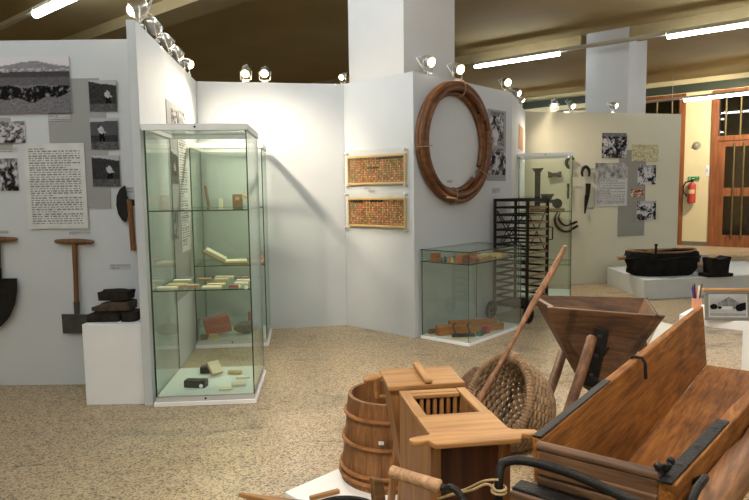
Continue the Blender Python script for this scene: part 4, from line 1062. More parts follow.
# ------------------------------------------------------------------ foreground: slab, barrel
sv = Vector((.707, .707, 0)); sw = Vector((.707, -.707, 0)); s0 = Vector((-.43, 2.74, 0))
q = MB(); q.slab([s0, s0 + sw * .72, s0 + sw * .72 + sv * .68, s0 + sv * .68], 0, .028)
tag(obj('floor_slab', q, white, None, world=True, loc=s0, bevel=.003), 'thin white board on the floor under the wooden barrel', 'board')
BZ = .0285
def barrel():
    t = thing('barrel', 'tapering wooden barrel with four wooden hoops, open at the top', 'barrel', (.058, 2.93, BZ))
    H = .405; R0, R1 = .235, .195
    rz = lambda z: R0 + (R1 - R0) * z / H
    n = 18
    for k in range(n):
        a0, a1 = 2 * PI * k / n + .004, 2 * PI * (k + 1) / n - .004; q = MB(); rings = []
        for z in (0, .2, H):
            ring = []
            for j in range(4): a = a0 + (a1 - a0) * j / 3; ring.append((rz(z) * math.cos(a), rz(z) * math.sin(a), z))
            for j in range(3, -1, -1): a = a0 + (a1 - a0) * j / 3; ring.append(((rz(z) - .016) * math.cos(a), (rz(z) - .016) * math.sin(a), z))
            rings.append(ring)
        q.loft(rings); obj('stave', q, w_barrel, t, smooth=True)
    q = MB(); q.lathe([(rz(.04) - .018, .03), (rz(.04) - .018, .045)], 32); obj('barrel_bottom', q, w_barrel, t)
    for z in (.035, .068, .20, .325):
        r = rz(z) + .007; q = MB(); q.tube([(r * math.cos(2 * PI * k / 48), r * math.sin(2 * PI * k / 48), z) for k in range(48)], .0095, 8, loop=True); obj('hoop', q, w_hoop, t, smooth=True)
    for (a, z) in ((-1.75, .235), (-1.35, .352)):
        r = rz(z) + .004; q = MB(); q.box(-.012, .012, -.004, .0, -.008, .008); q.bm.transform(Matrix.Translation((r * math.cos(a), r * math.sin(a), z)) @ Matrix.Rotation(a + PI / 2, 4, 'Z')); obj('paper_tag', q, white, t)
barrel()
# ------------------------------------------------------------------ lidded churn box
ZL = .66
def churn():
    p0 = gp(388, 386.5, ZL); p1 = gp(464.9, 381.7, ZL); rz = -.02 + math.atan2((p1 - p0).y, (p1 - p0).x)
    w = (p1 - p0).length; d = .235
    t = thing('churn_box', 'tapering wooden churn box on splayed legs with a battened flat lid', 'churn', (p0.x, p0.y, 0), rz)
    b = .30; z1 = ZL - .022
    q = MB(); q.hexa([(.06, .035, b), (w - .06, .035, b), (w - .06, d - .03, b), (.06, d - .03, b), (.008, .012, z1), (w - .012, .012, z1), (w - .012, d - .01, z1), (.008, d - .01, z1)]); obj('box_body', q, w_pinez, t, bevel=.004)
    q = MB(); q.box(0, w, 0, d, z1 + .0005, ZL); ld = obj('lid', q, w_pinex, t, bevel=.004)
    q = MB(); q.box(w * .47, w * .47 + .032, -.004, d + .006, ZL, ZL + .024); obj('batten', q, w_pine, ld, bevel=.010, seg=4)
    for sx, sy in ((0, 0), (1, 0), (0, 1), (1, 1)):
        x0 = .075 if not sx else w - .075; y0 = .05 if not sy else d - .045
        x1_ = .035 if not sx else w - .03; y1_ = .015 if not sy else d + .0
        q = MB(); q.bar((x1_, y1_, 0.0), (x0, y0, .42), .038, .026, (1, 0, 0)); obj('leg', q, w_pinez, t, bevel=.003)
    q = MB(); q.tube([(-.075, .17, ZL - .022), (-.03, .17, ZL - .016), (.0, .17, ZL - .012)], [.013, .016, .012], 10); q.tube([(-.022, .17, ZL - .02), (-.018, .17, ZL - .10)], [.012, .010], 8); q.tube([(-.02, .17, ZL - .095), (.03, .17, ZL - .10)], .009, 8); obj('lid_peg', q, w_pinex, t, smooth=True)
churn()
# ------------------------------------------------------------------ eared box with slatted opening
def eared_box():
    f0 = gp(430.6, 435, ZL); f1 = gp(509, 429.7, ZL); b0 = gp(399.5, 390.6, ZL)
    xd = (f1 - f0); w = xd.length; xd.normalize(); rz = math.atan2(xd.y, xd.x)
    t = thing('slatted_box', 'light wooden box with eared front board and slatted opening', 'wooden box', (f0.x, f0.y, 0), rz)
    D = (b0 - f0).dot(Vector((-xd.y, xd.x, 0))); z = ZL; th = .03; sh = (b0 - f0).dot(xd)   # sh: the back sits a little to the left
    def sx(y): return sh * y / D * 1.0
    # side walls
    for k, (xa, xb, m) in enumerate(((0, th, w_pine), (w - th, w, w_pine))):
        q = MB(); q.hexa([(xa, 0, .06), (xb, 0, .06), (xb + sx(D), D, .06), (xa + sx(D), D, .06), (xa, 0, z - .018), (xb, 0, z - .018), (xb + sx(D), D, z - .018), (xa + sx(D), D, z - .018)]); obj('side_panel', q, w_pinez, t, bevel=.003)
        q = MB(); q.hexa([(xa - .004 + sx(.166), .166, z - .0175), (xb + .003 + sx(.166), .166, z - .0175), (xb + sx(D) + .003, D, z - .0175), (xa + sx(D) - .004, D, z - .0175), (xa - .004 + sx(.166), .166, z), (xb + .003 + sx(.166), .166, z), (xb + sx(D) + .003, D, z), (xa + sx(D) - .004, D, z)]); obj('top_rail', q, w_pine, t, bevel=.003)
    q = MB(); q.box(th + sx(D) + .004, w - th + sx(D) - .004, D - .03, D, z - .0175, z - .001); obj('top_rail', q, w_pinex, t, bevel=.003)
    q = MB(); q.box(th + sx(D), w - th + sx(D), D - .016, D - .002, .06, z - .018); obj('back_panel', q, w_red, t)
    q = MB(); q.box(th + .001, w - th - .001, .01, .03, .06, z - .02); obj('front_panel', q, w_red, t, bevel=.002)
    for xa in (-.002, w - th + .0):
        q = MB(); q.box(xa, xa + .032, -.012, .0, .0, z - .02); obj('corner_post', q, w_pinez, t, bevel=.003)
    q = MB(); q.box(.0, w, -.0, .012, .02, .06); q.hexa([(sx(D), D - .03, .0), (w + sx(D), D - .03, .0), (w + sx(D), D, .0), (sx(D), D, .0), (sx(D), D - .03, .06), (w + sx(D), D - .03, .06), (w + sx(D), D, .06), (sx(D), D, .06)]); obj('foot_rail', q, w_pinex, t)
    # solid top board between ears and opening
    yo = .165
    q = MB(); q.hexa([(-.004, .012, z - .0165), (w + .003, .012, z - .0165), (w + .003 + sx(yo), yo, z - .0165), (-.004 + sx(yo), yo, z - .0165), (-.004, .012, z + .002), (w + .003, .012, z + .002), (w + .003 + sx(yo), yo, z + .002), (-.004 + sx(yo), yo, z + .002)]); obj('top_board', q, w_pinex, t, bevel=.003)
    # slats hanging inside the opening
    for k in range(7):
        x = th + sx(D) + .018 + (w - 2 * th - .036) * k / 6
        q = MB(); q.box(x - .007, x + .007, D - .05, D - .035, z - .20, z - .019); obj('slat', q, w_pinez, t, bevel=.002)
    q = MB(); q.box(th + sx(D) + .003, w - th + sx(D) - .003, D - .055, D - .032, z - .0185, z - .004); obj('slat_rail', q, w_pinex, t, bevel=.003)
    q = MB(); q.box(th + sx(.3) + .01, w - th + sx(.3) - .002, yo + .01, D - .06, .30, .31); obj('inner_floor', q, w_red, t)
    # eared board
    cx = w / 2; h2 = w / 2; Mi = MW[t.name].inverted(); tl = Mi @ gp(409.5, 443, ZL); tr = Mi @ gp(538, 433, ZL); el = -(tl.x - cx) - h2; er = tr.x - cx - h2
    pr = [(-h2 - .095, .030), (-h2 - .100, .012), (-h2 - .085, -.002), (-h2 - .055, -.004), (-h2 - .030, .004), (-h2 - .008, -.030), (h2 + .008, -.030), (h2 + .030, .004), (h2 + .055, -.004), (h2 + .085, -.002), (h2 + .100, .012), (h2 + .095, .030), (h2 + .06, .040), (h2 + .012, .045), (h2 + .0, .062), (-h2 + .0, .062), (-h2 - .012, .045), (-h2 - .06, .040)]
    q = MB(); q.slab([(cx + (x if abs(x) <= h2 + .001 else math.copysign(h2 + (abs(x) - h2) * (er if x > 0 else el) / .1, x)), y * 1.0 - .056) for x, y in pr], z - .010, z + .007); obj('eared_board', q, w_pinex, t, bevel=.004)
    q = MB(); q.box(-.004, -.001, .24, .252, z - .13, z - .09); obj('paper_tag', q, white, t)
eared_box()
# ------------------------------------------------------------------ woven basket
def basket():
    c = dp(497, 402, 3.30); c.z = max(c.z, .25); n = Vector((-.85, -.36, .42)).normalized(); R = .25; dep = .31
    up = (Vector((0, 0, 1)) - n * n.z).normalized(); sd = up.cross(n).normalized()
    t = thing('wicker_basket', 'woven wicker scoop basket tipped on its side, open to the left', 'basket', (c.x, c.y, 0))
    def S(a, s, off=0.0):       # a around, s from rim (0) to base (1)
        r = R * (1 - .10 * s - .50 * s ** 3) + off
        d = dep * s ** 1.0 * (1.0)
        return c - n * (d + off * .3) + (sd * math.cos(a) + up * math.sin(a)) * r
    nst, nr = 38, 19
    q = MB()
    for k in range(nst):
        a = 2 * PI * k / nst; q.tube([S(a, s / 10 * 1.0) for s in range(11)], .0045, 6)
    obj('stakes', q, plain('wicker_dark', (.10, .055, .03), .7, var=.3, scale=30, bump=.3), t, True, True)
    q = MB(); wk = plain('wicker', (.27, .175, .098), .7, var=.4, scale=22, bump=.4)
    for i in range(nr):
        s = .05 + .93 * i / (nr - 1); pts = []
        m_ = nst * 2
        for k in range(m_):
            a = 2 * PI * (k + .5) / m_; o_ = .012 * (1 if (((k // 2) + i) % 2 == 0) else -1); pts.append(S(a, s, o_))
        q.tube(pts, .0118, 8, loop=True)
    obj('weave', q, wk, t, True, True)
    # base weave
    q = MB(); 
    for i in range(7):
        r = R * .40 * (i + .6) / 7; pts = [c - n * (dep + .004 * (1 if i % 2 else -1)) + (sd * math.cos(2 * PI * k / 24) + up * math.sin(2 * PI * k / 24)) * r for k in range(24)]; q.tube(pts, .009, 6, loop=True)
    q.lathe([(R * .40, -.002), (R * .40, .002)], 24, axis_m(c - n * (dep + .004), n)); obj('base', q, wk, t, True, True)
    q = MB(); pts = [S(2 * PI * k / 60, 0, .004) for k in range(60)]; q.tube(pts, .019, 10, loop=True); obj('rim', q, plain('wicker_rim', (.27, .165, .085), .65, var=.3, scale=40, bump=.5), t, True, True)
    q = MB()
    for k in range(90):
        a = 2 * PI * k / 90; tang = (sd * -math.sin(a) + up * math.cos(a)); rad = (sd * math.cos(a) + up * math.sin(a)); ce = S(a, 0, .004)
        q.tube([ce + (rad * math.cos(b_) + n * math.sin(b_)) * .0205 + tang * .004 * b_ / 6 for b_ in [2 * PI * j / 8 for j in range(8)]], .0042, 5, loop=True)
    obj('rim_binding', q, wk, t, True, True)
    # knot on top of the rim
    ce = S(PI / 2, 0, .004); q = MB()
    for j in range(4):
        o_ = sd * (-.02 + .013 * j); q.tube([ce + o_ + (up * math.cos(b_) + n * math.sin(b_)) * .027 for b_ in [2 * PI * k / 12 for k in range(12)]], .008, 6, loop=True)
    obj('knot', q, wk, t, True, True)
    return S(PI / 2, 0, .004), n
RIMTOP, BN = basket()
def pole():
    p1 = RIMTOP + BN * .052 + Vector((0, 0, .012)); p2 = dp(565, 247, 3.60); d = (p2 - p1).normalized()
    k = (p1.z - .014) / d.z; p0 = p1 - d * k
    t = thing('wooden_pole', 'slim round wooden pole leaning over the wicker basket rim', 'pole', (p0.x, p0.y, 0))
    q = MB(); n = 12; pts = [p0.lerp(p2, k / n) + Vector((.004 * math.sin(k * 1.3), .003 * math.cos(k), 0)) for k in range(n + 1)]; q.tube(pts, [.0155 + .003 * math.sin(k * .8) for k in range(n)] + [.011], 12); obj('pole_shaft', q, w_pole, t, True, True)
    q = MB(); q.tube([p2, p2 + d * .006], [.0118, .0095], 12); obj('cut_end', q, plain('cut_wood', (.52, .33, .2), .6), t, True)
pole()
# brown burlap bundle behind the churn
q = MB(); rings = []
for i in range(10):
    s = i / 9; r = .13 * math.sin(PI * (.28 + .69 * s)) ** .8; rings.append([((r * (1 + .18 * mnoise.noise(Vector((math.cos(a) * 2.2, math.sin(a) * 2.2, s * 4))))) * math.cos(a), r * (1 + .18 * mnoise.noise(Vector((math.cos(a) * 2.2, math.sin(a) * 2.2, s * 4)))) * math.sin(a), .25 * s) for a in [2 * PI * k / 28 for k in range(28)]])
q.loft(rings)
tag(obj('burlap_bundle', q, plain('burlap', (.16, .085, .045), .95, var=.4, scale=50, bump=.9), None, smooth=True, loc=(.655, 3.95, 0)), 'rough brown bundle on the floor between churn box and basket', 'bundle')

# ------------------------------------------------------------------ hopper on legs
def hopper():
    P = {k: gp(x, y, .62) for k, (x, y) in {'fl': (550.7, 307.6), 'fr': (660, 316), 'bl': (531.7, 296.2), 'br': (647.6, 299)}.items()}
    ce = (P['fl'] + P['fr'] + P['bl'] + P['br']) / 4
    t = thing('grape_hopper', 'dark wooden funnel-shaped hopper on splayed round legs', 'hopper', (ce.x, ce.y, 0), -.42)
    Mi = MW[t.name].inverted(); Q = {k: Mi @ v for k, v in P.items()}
    lo = Mi @ dp(600, 388, 3.97); 
    zb = .10; Bt = {'fl': Vector((-.10, -.085, zb)), 'fr': Vector((.10, -.10, zb)), 'bl': Vector((-.10, .10, zb)), 'br': Vector((.10, .10, zb))}
    Bt['fl'] = Mi @ dp(577, 378, 4.02); Bt['fr'] = Mi @ dp(603, 397, 3.86)
    Bt['bl'] = Bt['fl'] + Vector((.02, .16, 0)); Bt['br'] = Bt['fr'] + Vector((.02, .2, 0)); cx = lo.x
    th = .026
    def wallp(name, a, b2, mat, ext=.0):
        A0, B0, A1, B1 = Bt[a], Bt[b2], Q[a], Q[b2]
        e = (B1 - A1).normalized() * ext
        nrm = (B1 - A1).cross(A0 - A1).normalized(); mid = (A1 + B1) / 2
        inn = nrm if nrm.dot(Vector((cx, 0, .4)) - mid) > 0 else -nrm
        q = MB(); q.hexa([A0, B0, B0 + inn * th, A0 + inn * th, A1 - e, B1 + e, B1 + e + inn * th, A1 - e + inn * th]); return obj(name, q, mat, t, bevel=.004)
    wallp('front_board', 'fl', 'fr', w_hop, .03); wallp('back_board', 'bl', 'br', w_hop, .0); wallp('side_board', 'fl', 'bl', w_hop); wallp('side_board', 'fr', 'br', w_hop)
    q = MB(); q.hexa([Bt['fl'] + Vector((0, 0, -.03)), Bt['fr'] + Vector((0, 0, -.03)), Bt['br'] + Vector((0, 0, -.03)), Bt['bl'] + Vector((0, 0, -.03)), Bt['fl'], Bt['fr'], Bt['br'], Bt['bl']]); obj('spout', q, w_hop, t)
    # iron strap down the front board
    fm = Q['fl'].lerp(Q['fr'], .52); bmid = Bt['fl'].lerp(Bt['fr'], .5); nrm = (Q['fr'] - Q['fl']).cross(Bt['fl'] - Q['fl']).normalized()
    if nrm.y > 0: nrm = -nrm
    a = fm.lerp(bmid, .22) + nrm * .008; b2 = fm.lerp(bmid, .98) + nrm * .008
    q = MB(); q.bar(a, b2, .085, .016, nrm); st = obj('iron_strap', q, iron, t, bevel=.003)
    for k in (.12, .45, .8):
        p = a.lerp(b2, k) + nrm * .008; q = MB(); q.lathe([(.015, 0), (.012, .010), (.004, .013)], 12, axis_m(p, nrm)); obj('bolt', q, rust, st, smooth=True)
    q = MB(); p = a.lerp(b2, .86) + nrm * .01; q.tube([p, p + nrm * .04 + Vector((.03, 0, .02)), p + nrm * .03 + Vector((.06, 0, -.01))], .012, 8); obj('latch', q, iron, st, smooth=True)
    for (px, py, bx, by) in ((575, 312, 545, 402),):
        pass
    legs = [((-.22, -.13, .36), (-.30, -.22, 0)), ((-.27, .10, .52), (-.40, .20, 0)), ((.22, -.13, .36), (.34, -.22, 0)), ((.26, .12, .5), (.36, .26, 0))]
    lf = Mi @ dp(592, 338, 3.80); lb = Mi @ dp(564, 424, 3.62)
    for k, (a_, b_) in enumerate(legs):
        a_, b_ = Vector(a_), Vector(b_)
        if k == 0:
            a_ = lf; dd = lb - lf; b_ = lf + dd * ((lf.z - .0) / (lf.z - lb.z))
        if k == 1:
            a_ = Mi @ dp(563, 352, 4.28); b_ = Mi @ gp(545, 404)
        q = MB(); q.tube([b_, b_.lerp(a_, .5) + Vector((.004, .003, 0)), a_, a_ + (a_ - b_).normalized() * .015], [.030, .033, .032, .02], 12); obj('leg', q, w_leg, t, smooth=True)
    q = MB(); p = a.lerp(b2, .25); p3 = fm.lerp(Q['fr'], .22).lerp(bmid, .62) + nrm * .006; q.tube([p + Vector((.06, 0, -.02)), p3], .007, 6); obj('brace_wire', q, iron, t, smooth=True)
hopper()
# ------------------------------------------------------------------ the big trough
ZT = .75
TL0, TL1 = gp(538, 441.5, ZT), gp(703, 306, ZT); TR0, TR1 = gp(666, 480, ZT), gp(749, 393, ZT)
for _p in (TL0, TL1, TR0, TR1): _p.z = 0
ZFL = dp(707, 364, TL1.y).z
def trough():
    d = (TL1 - TL0).normalized(); nn = Vector((d.y, -d.x, 0)); Ln = (TL1 - TL0).length
    t = thing('grape_trough', 'long open wooden trough with iron edged boards, nearest at right', 'trough', (TL0.x, TL0.y, 0), math.atan2(d.y, d.x))
    # local frame: x along, -y to the right
    Mi = MW[t.name].inverted()
    l0, l1 = Mi @ TR0, Mi @ TR1; k_ = (l1.y - l0.y) / (l1.x - l0.x); wn, wf = -(l0.y - k_ * l0.x), -(l0.y + k_ * (Ln - l0.x))                       # width near, far
    def Y(x, s): return -(wn + (wf - wn) * x / Ln) * s
    th = .030
    # left board, slightly flared
    fl = .035
    q = MB(); q.hexa([(0.02, -.03, ZFL), (Ln, -.03, ZFL), (Ln, -.0, ZFL), (0.02, -.0, ZFL), (.02, -.012 + fl * .3, ZT), (Ln, -.012 + fl * .3, ZT), (Ln, .018 + fl * .3, ZT), (.02, .018 + fl * .3, ZT)]); lb = obj('side_board', q, w_trough, t, bevel=.005)
    # right board
    yr0, yr1 = Y(0, 1), Y(Ln, 1)
    q = MB(); q.hexa([(-.02, yr0 - .0, ZFL - .02), (Ln, yr1 - .0, ZFL - .02), (Ln, yr1 + .034, ZFL - .02), (-.02, yr0 + .034, ZFL - .02), (-.04, yr0 - .018, ZT - .005), (Ln, yr1 - .018, ZT - .005), (Ln, yr1 + .018, ZT - .005), (-.04, yr0 + .018, ZT - .005)]); rb_ = obj('side_board', q, w_trough, t, bevel=.005)
    q = MB(); q.hexa([(.03, -.03, ZFL - .03), (.03, yr0 + .035, ZFL - .03), (Ln, yr1 + .035, ZFL - .03), (Ln, -.03, ZFL - .03), (.03, -.03, ZFL), (.03, yr0 + .035, ZFL), (Ln, yr1 + .035, ZFL), (Ln, -.03, ZFL)]); obj('floor_boards', q, w_trough, t)
    # end board with a moulded groove
    eb = []
    q = MB(); q.box(-.024, .004, yr0 + .02, -.012, .50, ZT - .012); q.box(-.034, -.024, yr0 + .02, -.012, ZT - .072, ZT - .045); q.box(-.034, -.024, yr0 + .02, -.012, .56, ZT - .078); obj('end_board', q, w_trough_end_y, t, bevel=.004)
    q = MB(); q.tube([(-.012, yr0 + .015, ZT - .006), (-.012, -.006, ZT - .006)], .014, 12); obj('end_rail', q, w_trough_end_y, t, smooth=True)
    # iron straps
    q = MB(); q.box(.02, .62, .000, .024, ZT + .0005, ZT + .006); obj('edge_iron', q, iron, lb, bevel=.002)
    q = MB(); a = -.05; b_ = .44; q.hexa([(a, Y(a, 1) - .016, ZT - .0045), (b_, Y(b_, 1) - .016, ZT - .0045), (b_, Y(b_, 1) + .016, ZT - .0045), (a, Y(a, 1) + .016, ZT - .0045), (a, Y(a, 1) - .016, ZT + .002), (b_, Y(b_, 1) - .016, ZT + .002), (b_, Y(b_, 1) + .016, ZT + .002), (a, Y(a, 1) + .016, ZT + .002)])
    ei = obj('edge_iron', q, iron, rb_, bevel=.002)
    for x in (.06, .2, .36):
        q = MB(); q.lathe([(.008, 0), (.006, .004), (.001, .005)], 10, Matrix.Translation((x, Y(x, 1), ZT + .002))); obj('rivet', q, rust, ei, smooth=True)
    # clip over the left board
    x = .96; q = MB(); pts = [(x, -.03, ZT - .07), (x, -.026, ZT - .01), (x, -.014, ZT + .008), (x, .02, ZT + .008), (x, .034, ZT - .015), (x, .034, ZT - .06)]
    q.tube(pts, .0065, 8); obj('clip', q, iron, lb, smooth=True)
    q = MB(); q.bar((.07, -.045, ZFL + .003), (.07, yr0 * .75, ZFL + .003), .085, .006); obj('floor_iron', q, iron, t)
    # hinge ball where end rail meets right board
    q = MB()
    for k in range(5):
        a = k * 1.3; q.lathe([(.001, -.010), (.008, -.006), (.010, 0), (.008, .006), (.001, .010)], 10, Matrix.Translation((-.02 + .016 * math.cos(a), yr0 + .012 + .014 * math.sin(a), ZT + .012 + .006 * k)))
    obj('iron_joint', q, iron, t, smooth=True)
    # log rail outside the right board
    q = MB(); pts = []; rad = []
    for k in range(15):
        x = -.30 + 2.3 * k / 14; pts.append((x, Y(x, 1) - .058 + .006 * math.sin(k * 1.1), ZT - .085 + .005 * math.cos(k * 1.7))); rad.append(.040 + .004 * math.sin(k * 2.1))
    q.tube(pts, rad, 14); obj('log_rail', q, w_log, t, smooth=True)
    # sill with iron bow in front of the end board
    lg = Mi @ gp(499, 472, .70); xs = lg.x + .030
    q = MB(); q.box(xs, -.036, yr0 - .10, lg.y - .020, .632, .655); obj('front_sill', q, iron, t, bevel=.004)
    q = MB(); q.box(xs - .016, xs - .0005, yr0 - .10, lg.y - .022, .600, .650); obj('sill_edge', q, w_trough_end_y, t, bevel=.003)
    for y in (.0, yr0 - .03):
        q = MB(); q.box(xs, .02, y - .02, y + .02, .461, .632); obj('bracket', q, w_trough_end_y, t)
    q = MB(); lg = Mi @ gp(499, 472, .70); re = Mi @ gp(668, 519, .70); global BOW; BOW = lg
    pts = [(lg.x, lg.y, .462), (lg.x, lg.y, .60), (lg.x, lg.y, .675)] + [Mi @ gp(*c_) for c_ in ((501.5, 465.5, .71), (508, 461.5, .72), (519, 460.3, .722), (540, 464, .722), (580, 477, .722), (625, 498, .72), (655, 513, .715))] + [(re.x, re.y, .66), (re.x, re.y, .58), (re.x, re.y, .462)]
    q.tube(smoothpts(pts), .0115, 10); obj('iron_bow', q, iron, t, smooth=True)
    q = MB(); q.box(-.235, -.09, yr0 - .17, .11, .42, .46); obj('cross_beam', q, w_dark, t, bevel=.004)
    # loop handle outside the right board
    q = MB(); pts = [(.10, Y(.1, 1) - .022, .70), (.06, Y(.1, 1) - .05, .735), (-.02, Y(0, 1) - .055, .735), (-.09, Y(0, 1) - .05, .70), (-.10, Y(0, 1) - .045, .62), (-.06, Y(0, 1) - .02, .56)]
    q.tube(smoothpts(pts), .009, 8); obj('side_loop', q, iron, t, smooth=True)
    # crank with wooden grip
    g0 = Mi @ dp(390, 471, 1.66); g1 = Mi @ dp(441, 487, 1.60)
    q = MB(); dv = g1 - g0; q.tube([g0, g0 + dv * .03, g0 + dv * .5, g0 + dv * .97, g1], [.012, .0175, .0175, .019, .015], 14); gr = obj('crank_grip', q, w_grip, t, smooth=True)
    k1 = Mi @ dp(452, 488, 1.57); k2 = Mi @ dp(463, 500, 1.55)
    q = MB(); q.tube(smoothpts([g1 - dv * .02, g1 + dv * .10, k1, k2, Vector((-.16, .065, .50)), Vector((-.16, .02, .45))]), .0095, 10); obj('crank_rod', q, iron, gr, smooth=True)
    # legs and beams below
    q = MB(); q.box(.0, Ln, -.05, -.01, .36, ZFL - .031); obj('under_beam', q, w_dark, t)
    q = MB(); q.box(.0, Ln, yr0 + .02, yr0 + .06, .36, ZFL - .031); obj('under_beam', q, w_dark, t)
    for x in (.15, Ln - .25):
        for y in (-.03, yr0 + .04):
            q = MB(); q.bar((x, y, 0), (x, y, .36), .06, .06); obj('leg', q, w_dark, t, bevel=.004)
    q = MB(); q.bar((-.16, -.02, .42), (.15, -.03, .34), .04, .04); obj('brace', q, w_dark, t)
    q = MB(); q.bar((-.16, yr0, .42), (.15, yr0 + .04, .34), .04, .04); obj('brace', q, w_dark, t)
    return t
def smoothpts(P, n=6):
    P = [Vector(p) for p in P]; out = []
    for i in range(len(P) - 1):
        a, b, c, d = P[max(i - 1, 0)], P[i], P[i + 1], P[min(i + 2, len(P) - 1)]
        for k in range(n):
            s = k / n; out.append(.5 * ((2 * b) + (c - a) * s + (2 * a - 5 * b + 4 * c - d) * s * s + (3 * b - a - 3 * c + d) * s ** 3))
    out.append(P[-1]); return out
w_trough_end_y = wood('trough_end_wood_across', (.035, .018, .010), (.20, .105, .05), 'y', 1.4, stain=.75)
TR = trough()
# twine tied to the iron bow
MT = MW[TR.name]
q = MB(); e1 = MT @ Vector((BOW.x - .013, BOW.y, .655))
a = dp(437, 499, 1.60); b_ = dp(472, 490, 1.53)
q.tube(smoothpts([a, dp(455, 494, 1.60), b_, dp(487, 484, 1.49), e1]), .0034, 7)
q.tube(smoothpts([dp(447, 497, 1.61) + Vector((0, 0, .004)), dp(466, 489, 1.585), dp(484, 481, 1.50), e1 + Vector((.004, .0, .03))]), .003, 7)
for k in range(2):
    q.tube([MT @ Vector((BOW.x + .018 * math.cos(2 * PI * j / 10), BOW.y + .018 * math.sin(2 * PI * j / 10), .650 + .009 * k)) for j in range(10)], .0034, 6, loop=True)
tag(obj('twine', q, rope, None, True, True, loc=(e1.x, e1.y, e1.z)), 'pale twine tied to the black iron bow of the trough', 'twine')
# ------------------------------------------------------------------ bottom left bits
def pail():
    c = gp(343, 516, .30); t = thing('iron_bound_pail', 'dark iron rimmed pail at the bottom photo edge', 'pail', (c.x, c.y, .0))
    R = .135
    q = MB(); q.lathe([(R * .82, 0), (R, .29), (R - .012, .29), (R * .8 - .012, .012)], 40); obj('pail_body', q, w_leg, t, smooth=True)
    q = MB(); q.tube([(R * math.cos(2 * PI * k / 48), R * math.sin(2 * PI * k / 48), .293) for k in range(48)], .011, 8, loop=True); obj('rim_band', q, iron, t, smooth=True)
    q = MB(); q.lathe([(R * .93 + .004, .15), (R * .95 + .004, .18), (R * .95, .18), (R * .93, .15)], 40, caps=False); obj('band', q, iron, t, smooth=True)
pail()
def post():
    p = gp(388, 477, .50); t = thing('short_post', 'short leaning wooden post with worn top at the bottom edge', 'post', (p.x, p.y, 0), .5)
    q = MB(); q.hexa([(-.024, -.018, .03), (.024, -.018, .03), (.024, .018, .03), (-.024, .018, .03), (-.062, -.014, .515), (-.022, -.014, .500), (-.022, .014, .500), (-.062, .014, .515)]); obj('upright', q, w_slat, t, bevel=.006)
    q = MB(); q.box(-.09, .09, -.05, .05, 0, .03); obj('foot', q, w_leg, t, bevel=.004)
post()
a = gp(239, 492.5, .05); b_ = gp(322, 507, .05); d = b_ - a
q = MB(); L_ = d.length + .08
q.hexa([(0, -.004, .03), (L_, -.05, .0), (L_, .05, .0), (0, .006, .03), (0, -.004, .05), (L_, -.05, .05), (L_, .05, .05), (0, .006, .05)])
tag(obj('pointed_plank', q, w_pinex, None, loc=(a.x, a.y, .0), rotz=math.atan2(d.y, d.x), bevel=.004), 'pointed wooden plank on the floor at the bottom photo edge', 'plank')
a = gp(316, 492, .06); b_ = gp(339, 486, .06); d = b_ - a
q = MB(); q.box(-.03, d.length, -.012, .012, 0, .018)
tag(obj('wood_strip', q, w_pinex, None, loc=(a.x, a.y, .0285), rotz=math.atan2(d.y, d.x), bevel=.004), 'narrow wooden strip lying on the white floor board', 'strip')
# ------------------------------------------------------------------ halogen spotlights on the panels
bulbm = emit('halogen_glow', (1, .80, .50), 26)
def spotlight(label, base, aim, power, size=1.0, ang=95, group='halogen spotlights on the panels', lift=.0, col=(1, .86, .66), blend=.9):
    """clamped to the panel top at base, turned towards aim (a direction)"""
    aim = Vector(aim).normalized(); base = Vector(base)
    t = thing('spotlight', label, 'spotlight', base, 0, group)
    s = size * .86; h = .118 * s; c = Vector((0, 0, h))
    side = aim.cross(Vector((0, 0, 1))).normalized()
    q = MB(); q.M = Matrix.Rotation(math.atan2(side.y, side.x), 4, 'Z'); q.box(-.035 * s, .035 * s, -.025 * s, .025 * s, 0.001, .022 * s); obj('clamp', q, chrome, t, bevel=.003)
    q = MB(); r = .062 * s
    q.tube([c + side * r, Vector((0, 0, .03 * s)) + side * r * .9, Vector((0, 0, .022 * s)), Vector((0, 0, .03 * s)) - side * r * .9, c - side * r], .006 * s, 8); obj('yoke', q, chrome, t, smooth=True)
    q = MB(); q.lathe([(.010 * s, -.066 * s), (.028 * s, -.060 * s), (.042 * s, -.042 * s), (.049 * s, -.012 * s), (.050 * s, .045 * s), (.044 * s, .045 * s), (.038 * s, .028 * s)], 24, axis_m(c, aim)); hs = obj('housing', q, chrome, t, smooth=True)
    q = MB(); q.lathe([(.001, .034 * s), (.024 * s, .036 * s), (.031 * s, .046 * s), (.029 * s, .058 * s), (.016 * s, .066 * s), (.001, .068 * s)], 20, axis_m(c, aim)); obj('bulb', q, bulbm, hs, smooth=True)
    q = MB(); b0 = c - aim * .062 * s; q.tube([b0, b0 - aim * .03 * s + Vector((0, 0, .02 * s)), b0 - aim * .03 * s + side * .05 * s, Vector((0, 0, .02 * s)) + side * .03 * s], .004 * s, 6); obj('cable', q, white, t, smooth=True)
    ld = bpy.data.lights.new('halogen_beam', 'SPOT'); ld.energy = power; ld.spot_size = math.radians(ang); ld.spot_blend = blend; ld.color = col; ld.shadow_soft_size = .05
    lo = bpy.data.objects.new('halogen_beam', ld); COL.objects.link(lo); lo.parent = t; lo.location = c + aim * .085 * s; lo.rotation_euler = aim.to_track_quat('-Z', 'Y').to_euler()
    return t
def fint(y): return Vector((-1.518 - .1076 * (y - 4.02), y, PH))
SP = 2.9
spotlight('large spotlight at the near end of the fin panel, facing left', fint(4.22), (-.8, -.42, -.42), 22 * SP, 1.25)
spotlight('second spotlight from the near end of the fin panel', fint(4.62), (.27, .80, -.57), 38 * SP, 1.2, 64)
spotlight('third spotlight from the near end of the fin panel', fint(5.05), (.47, .68, -.57), 24 * SP, 1.15, 60)
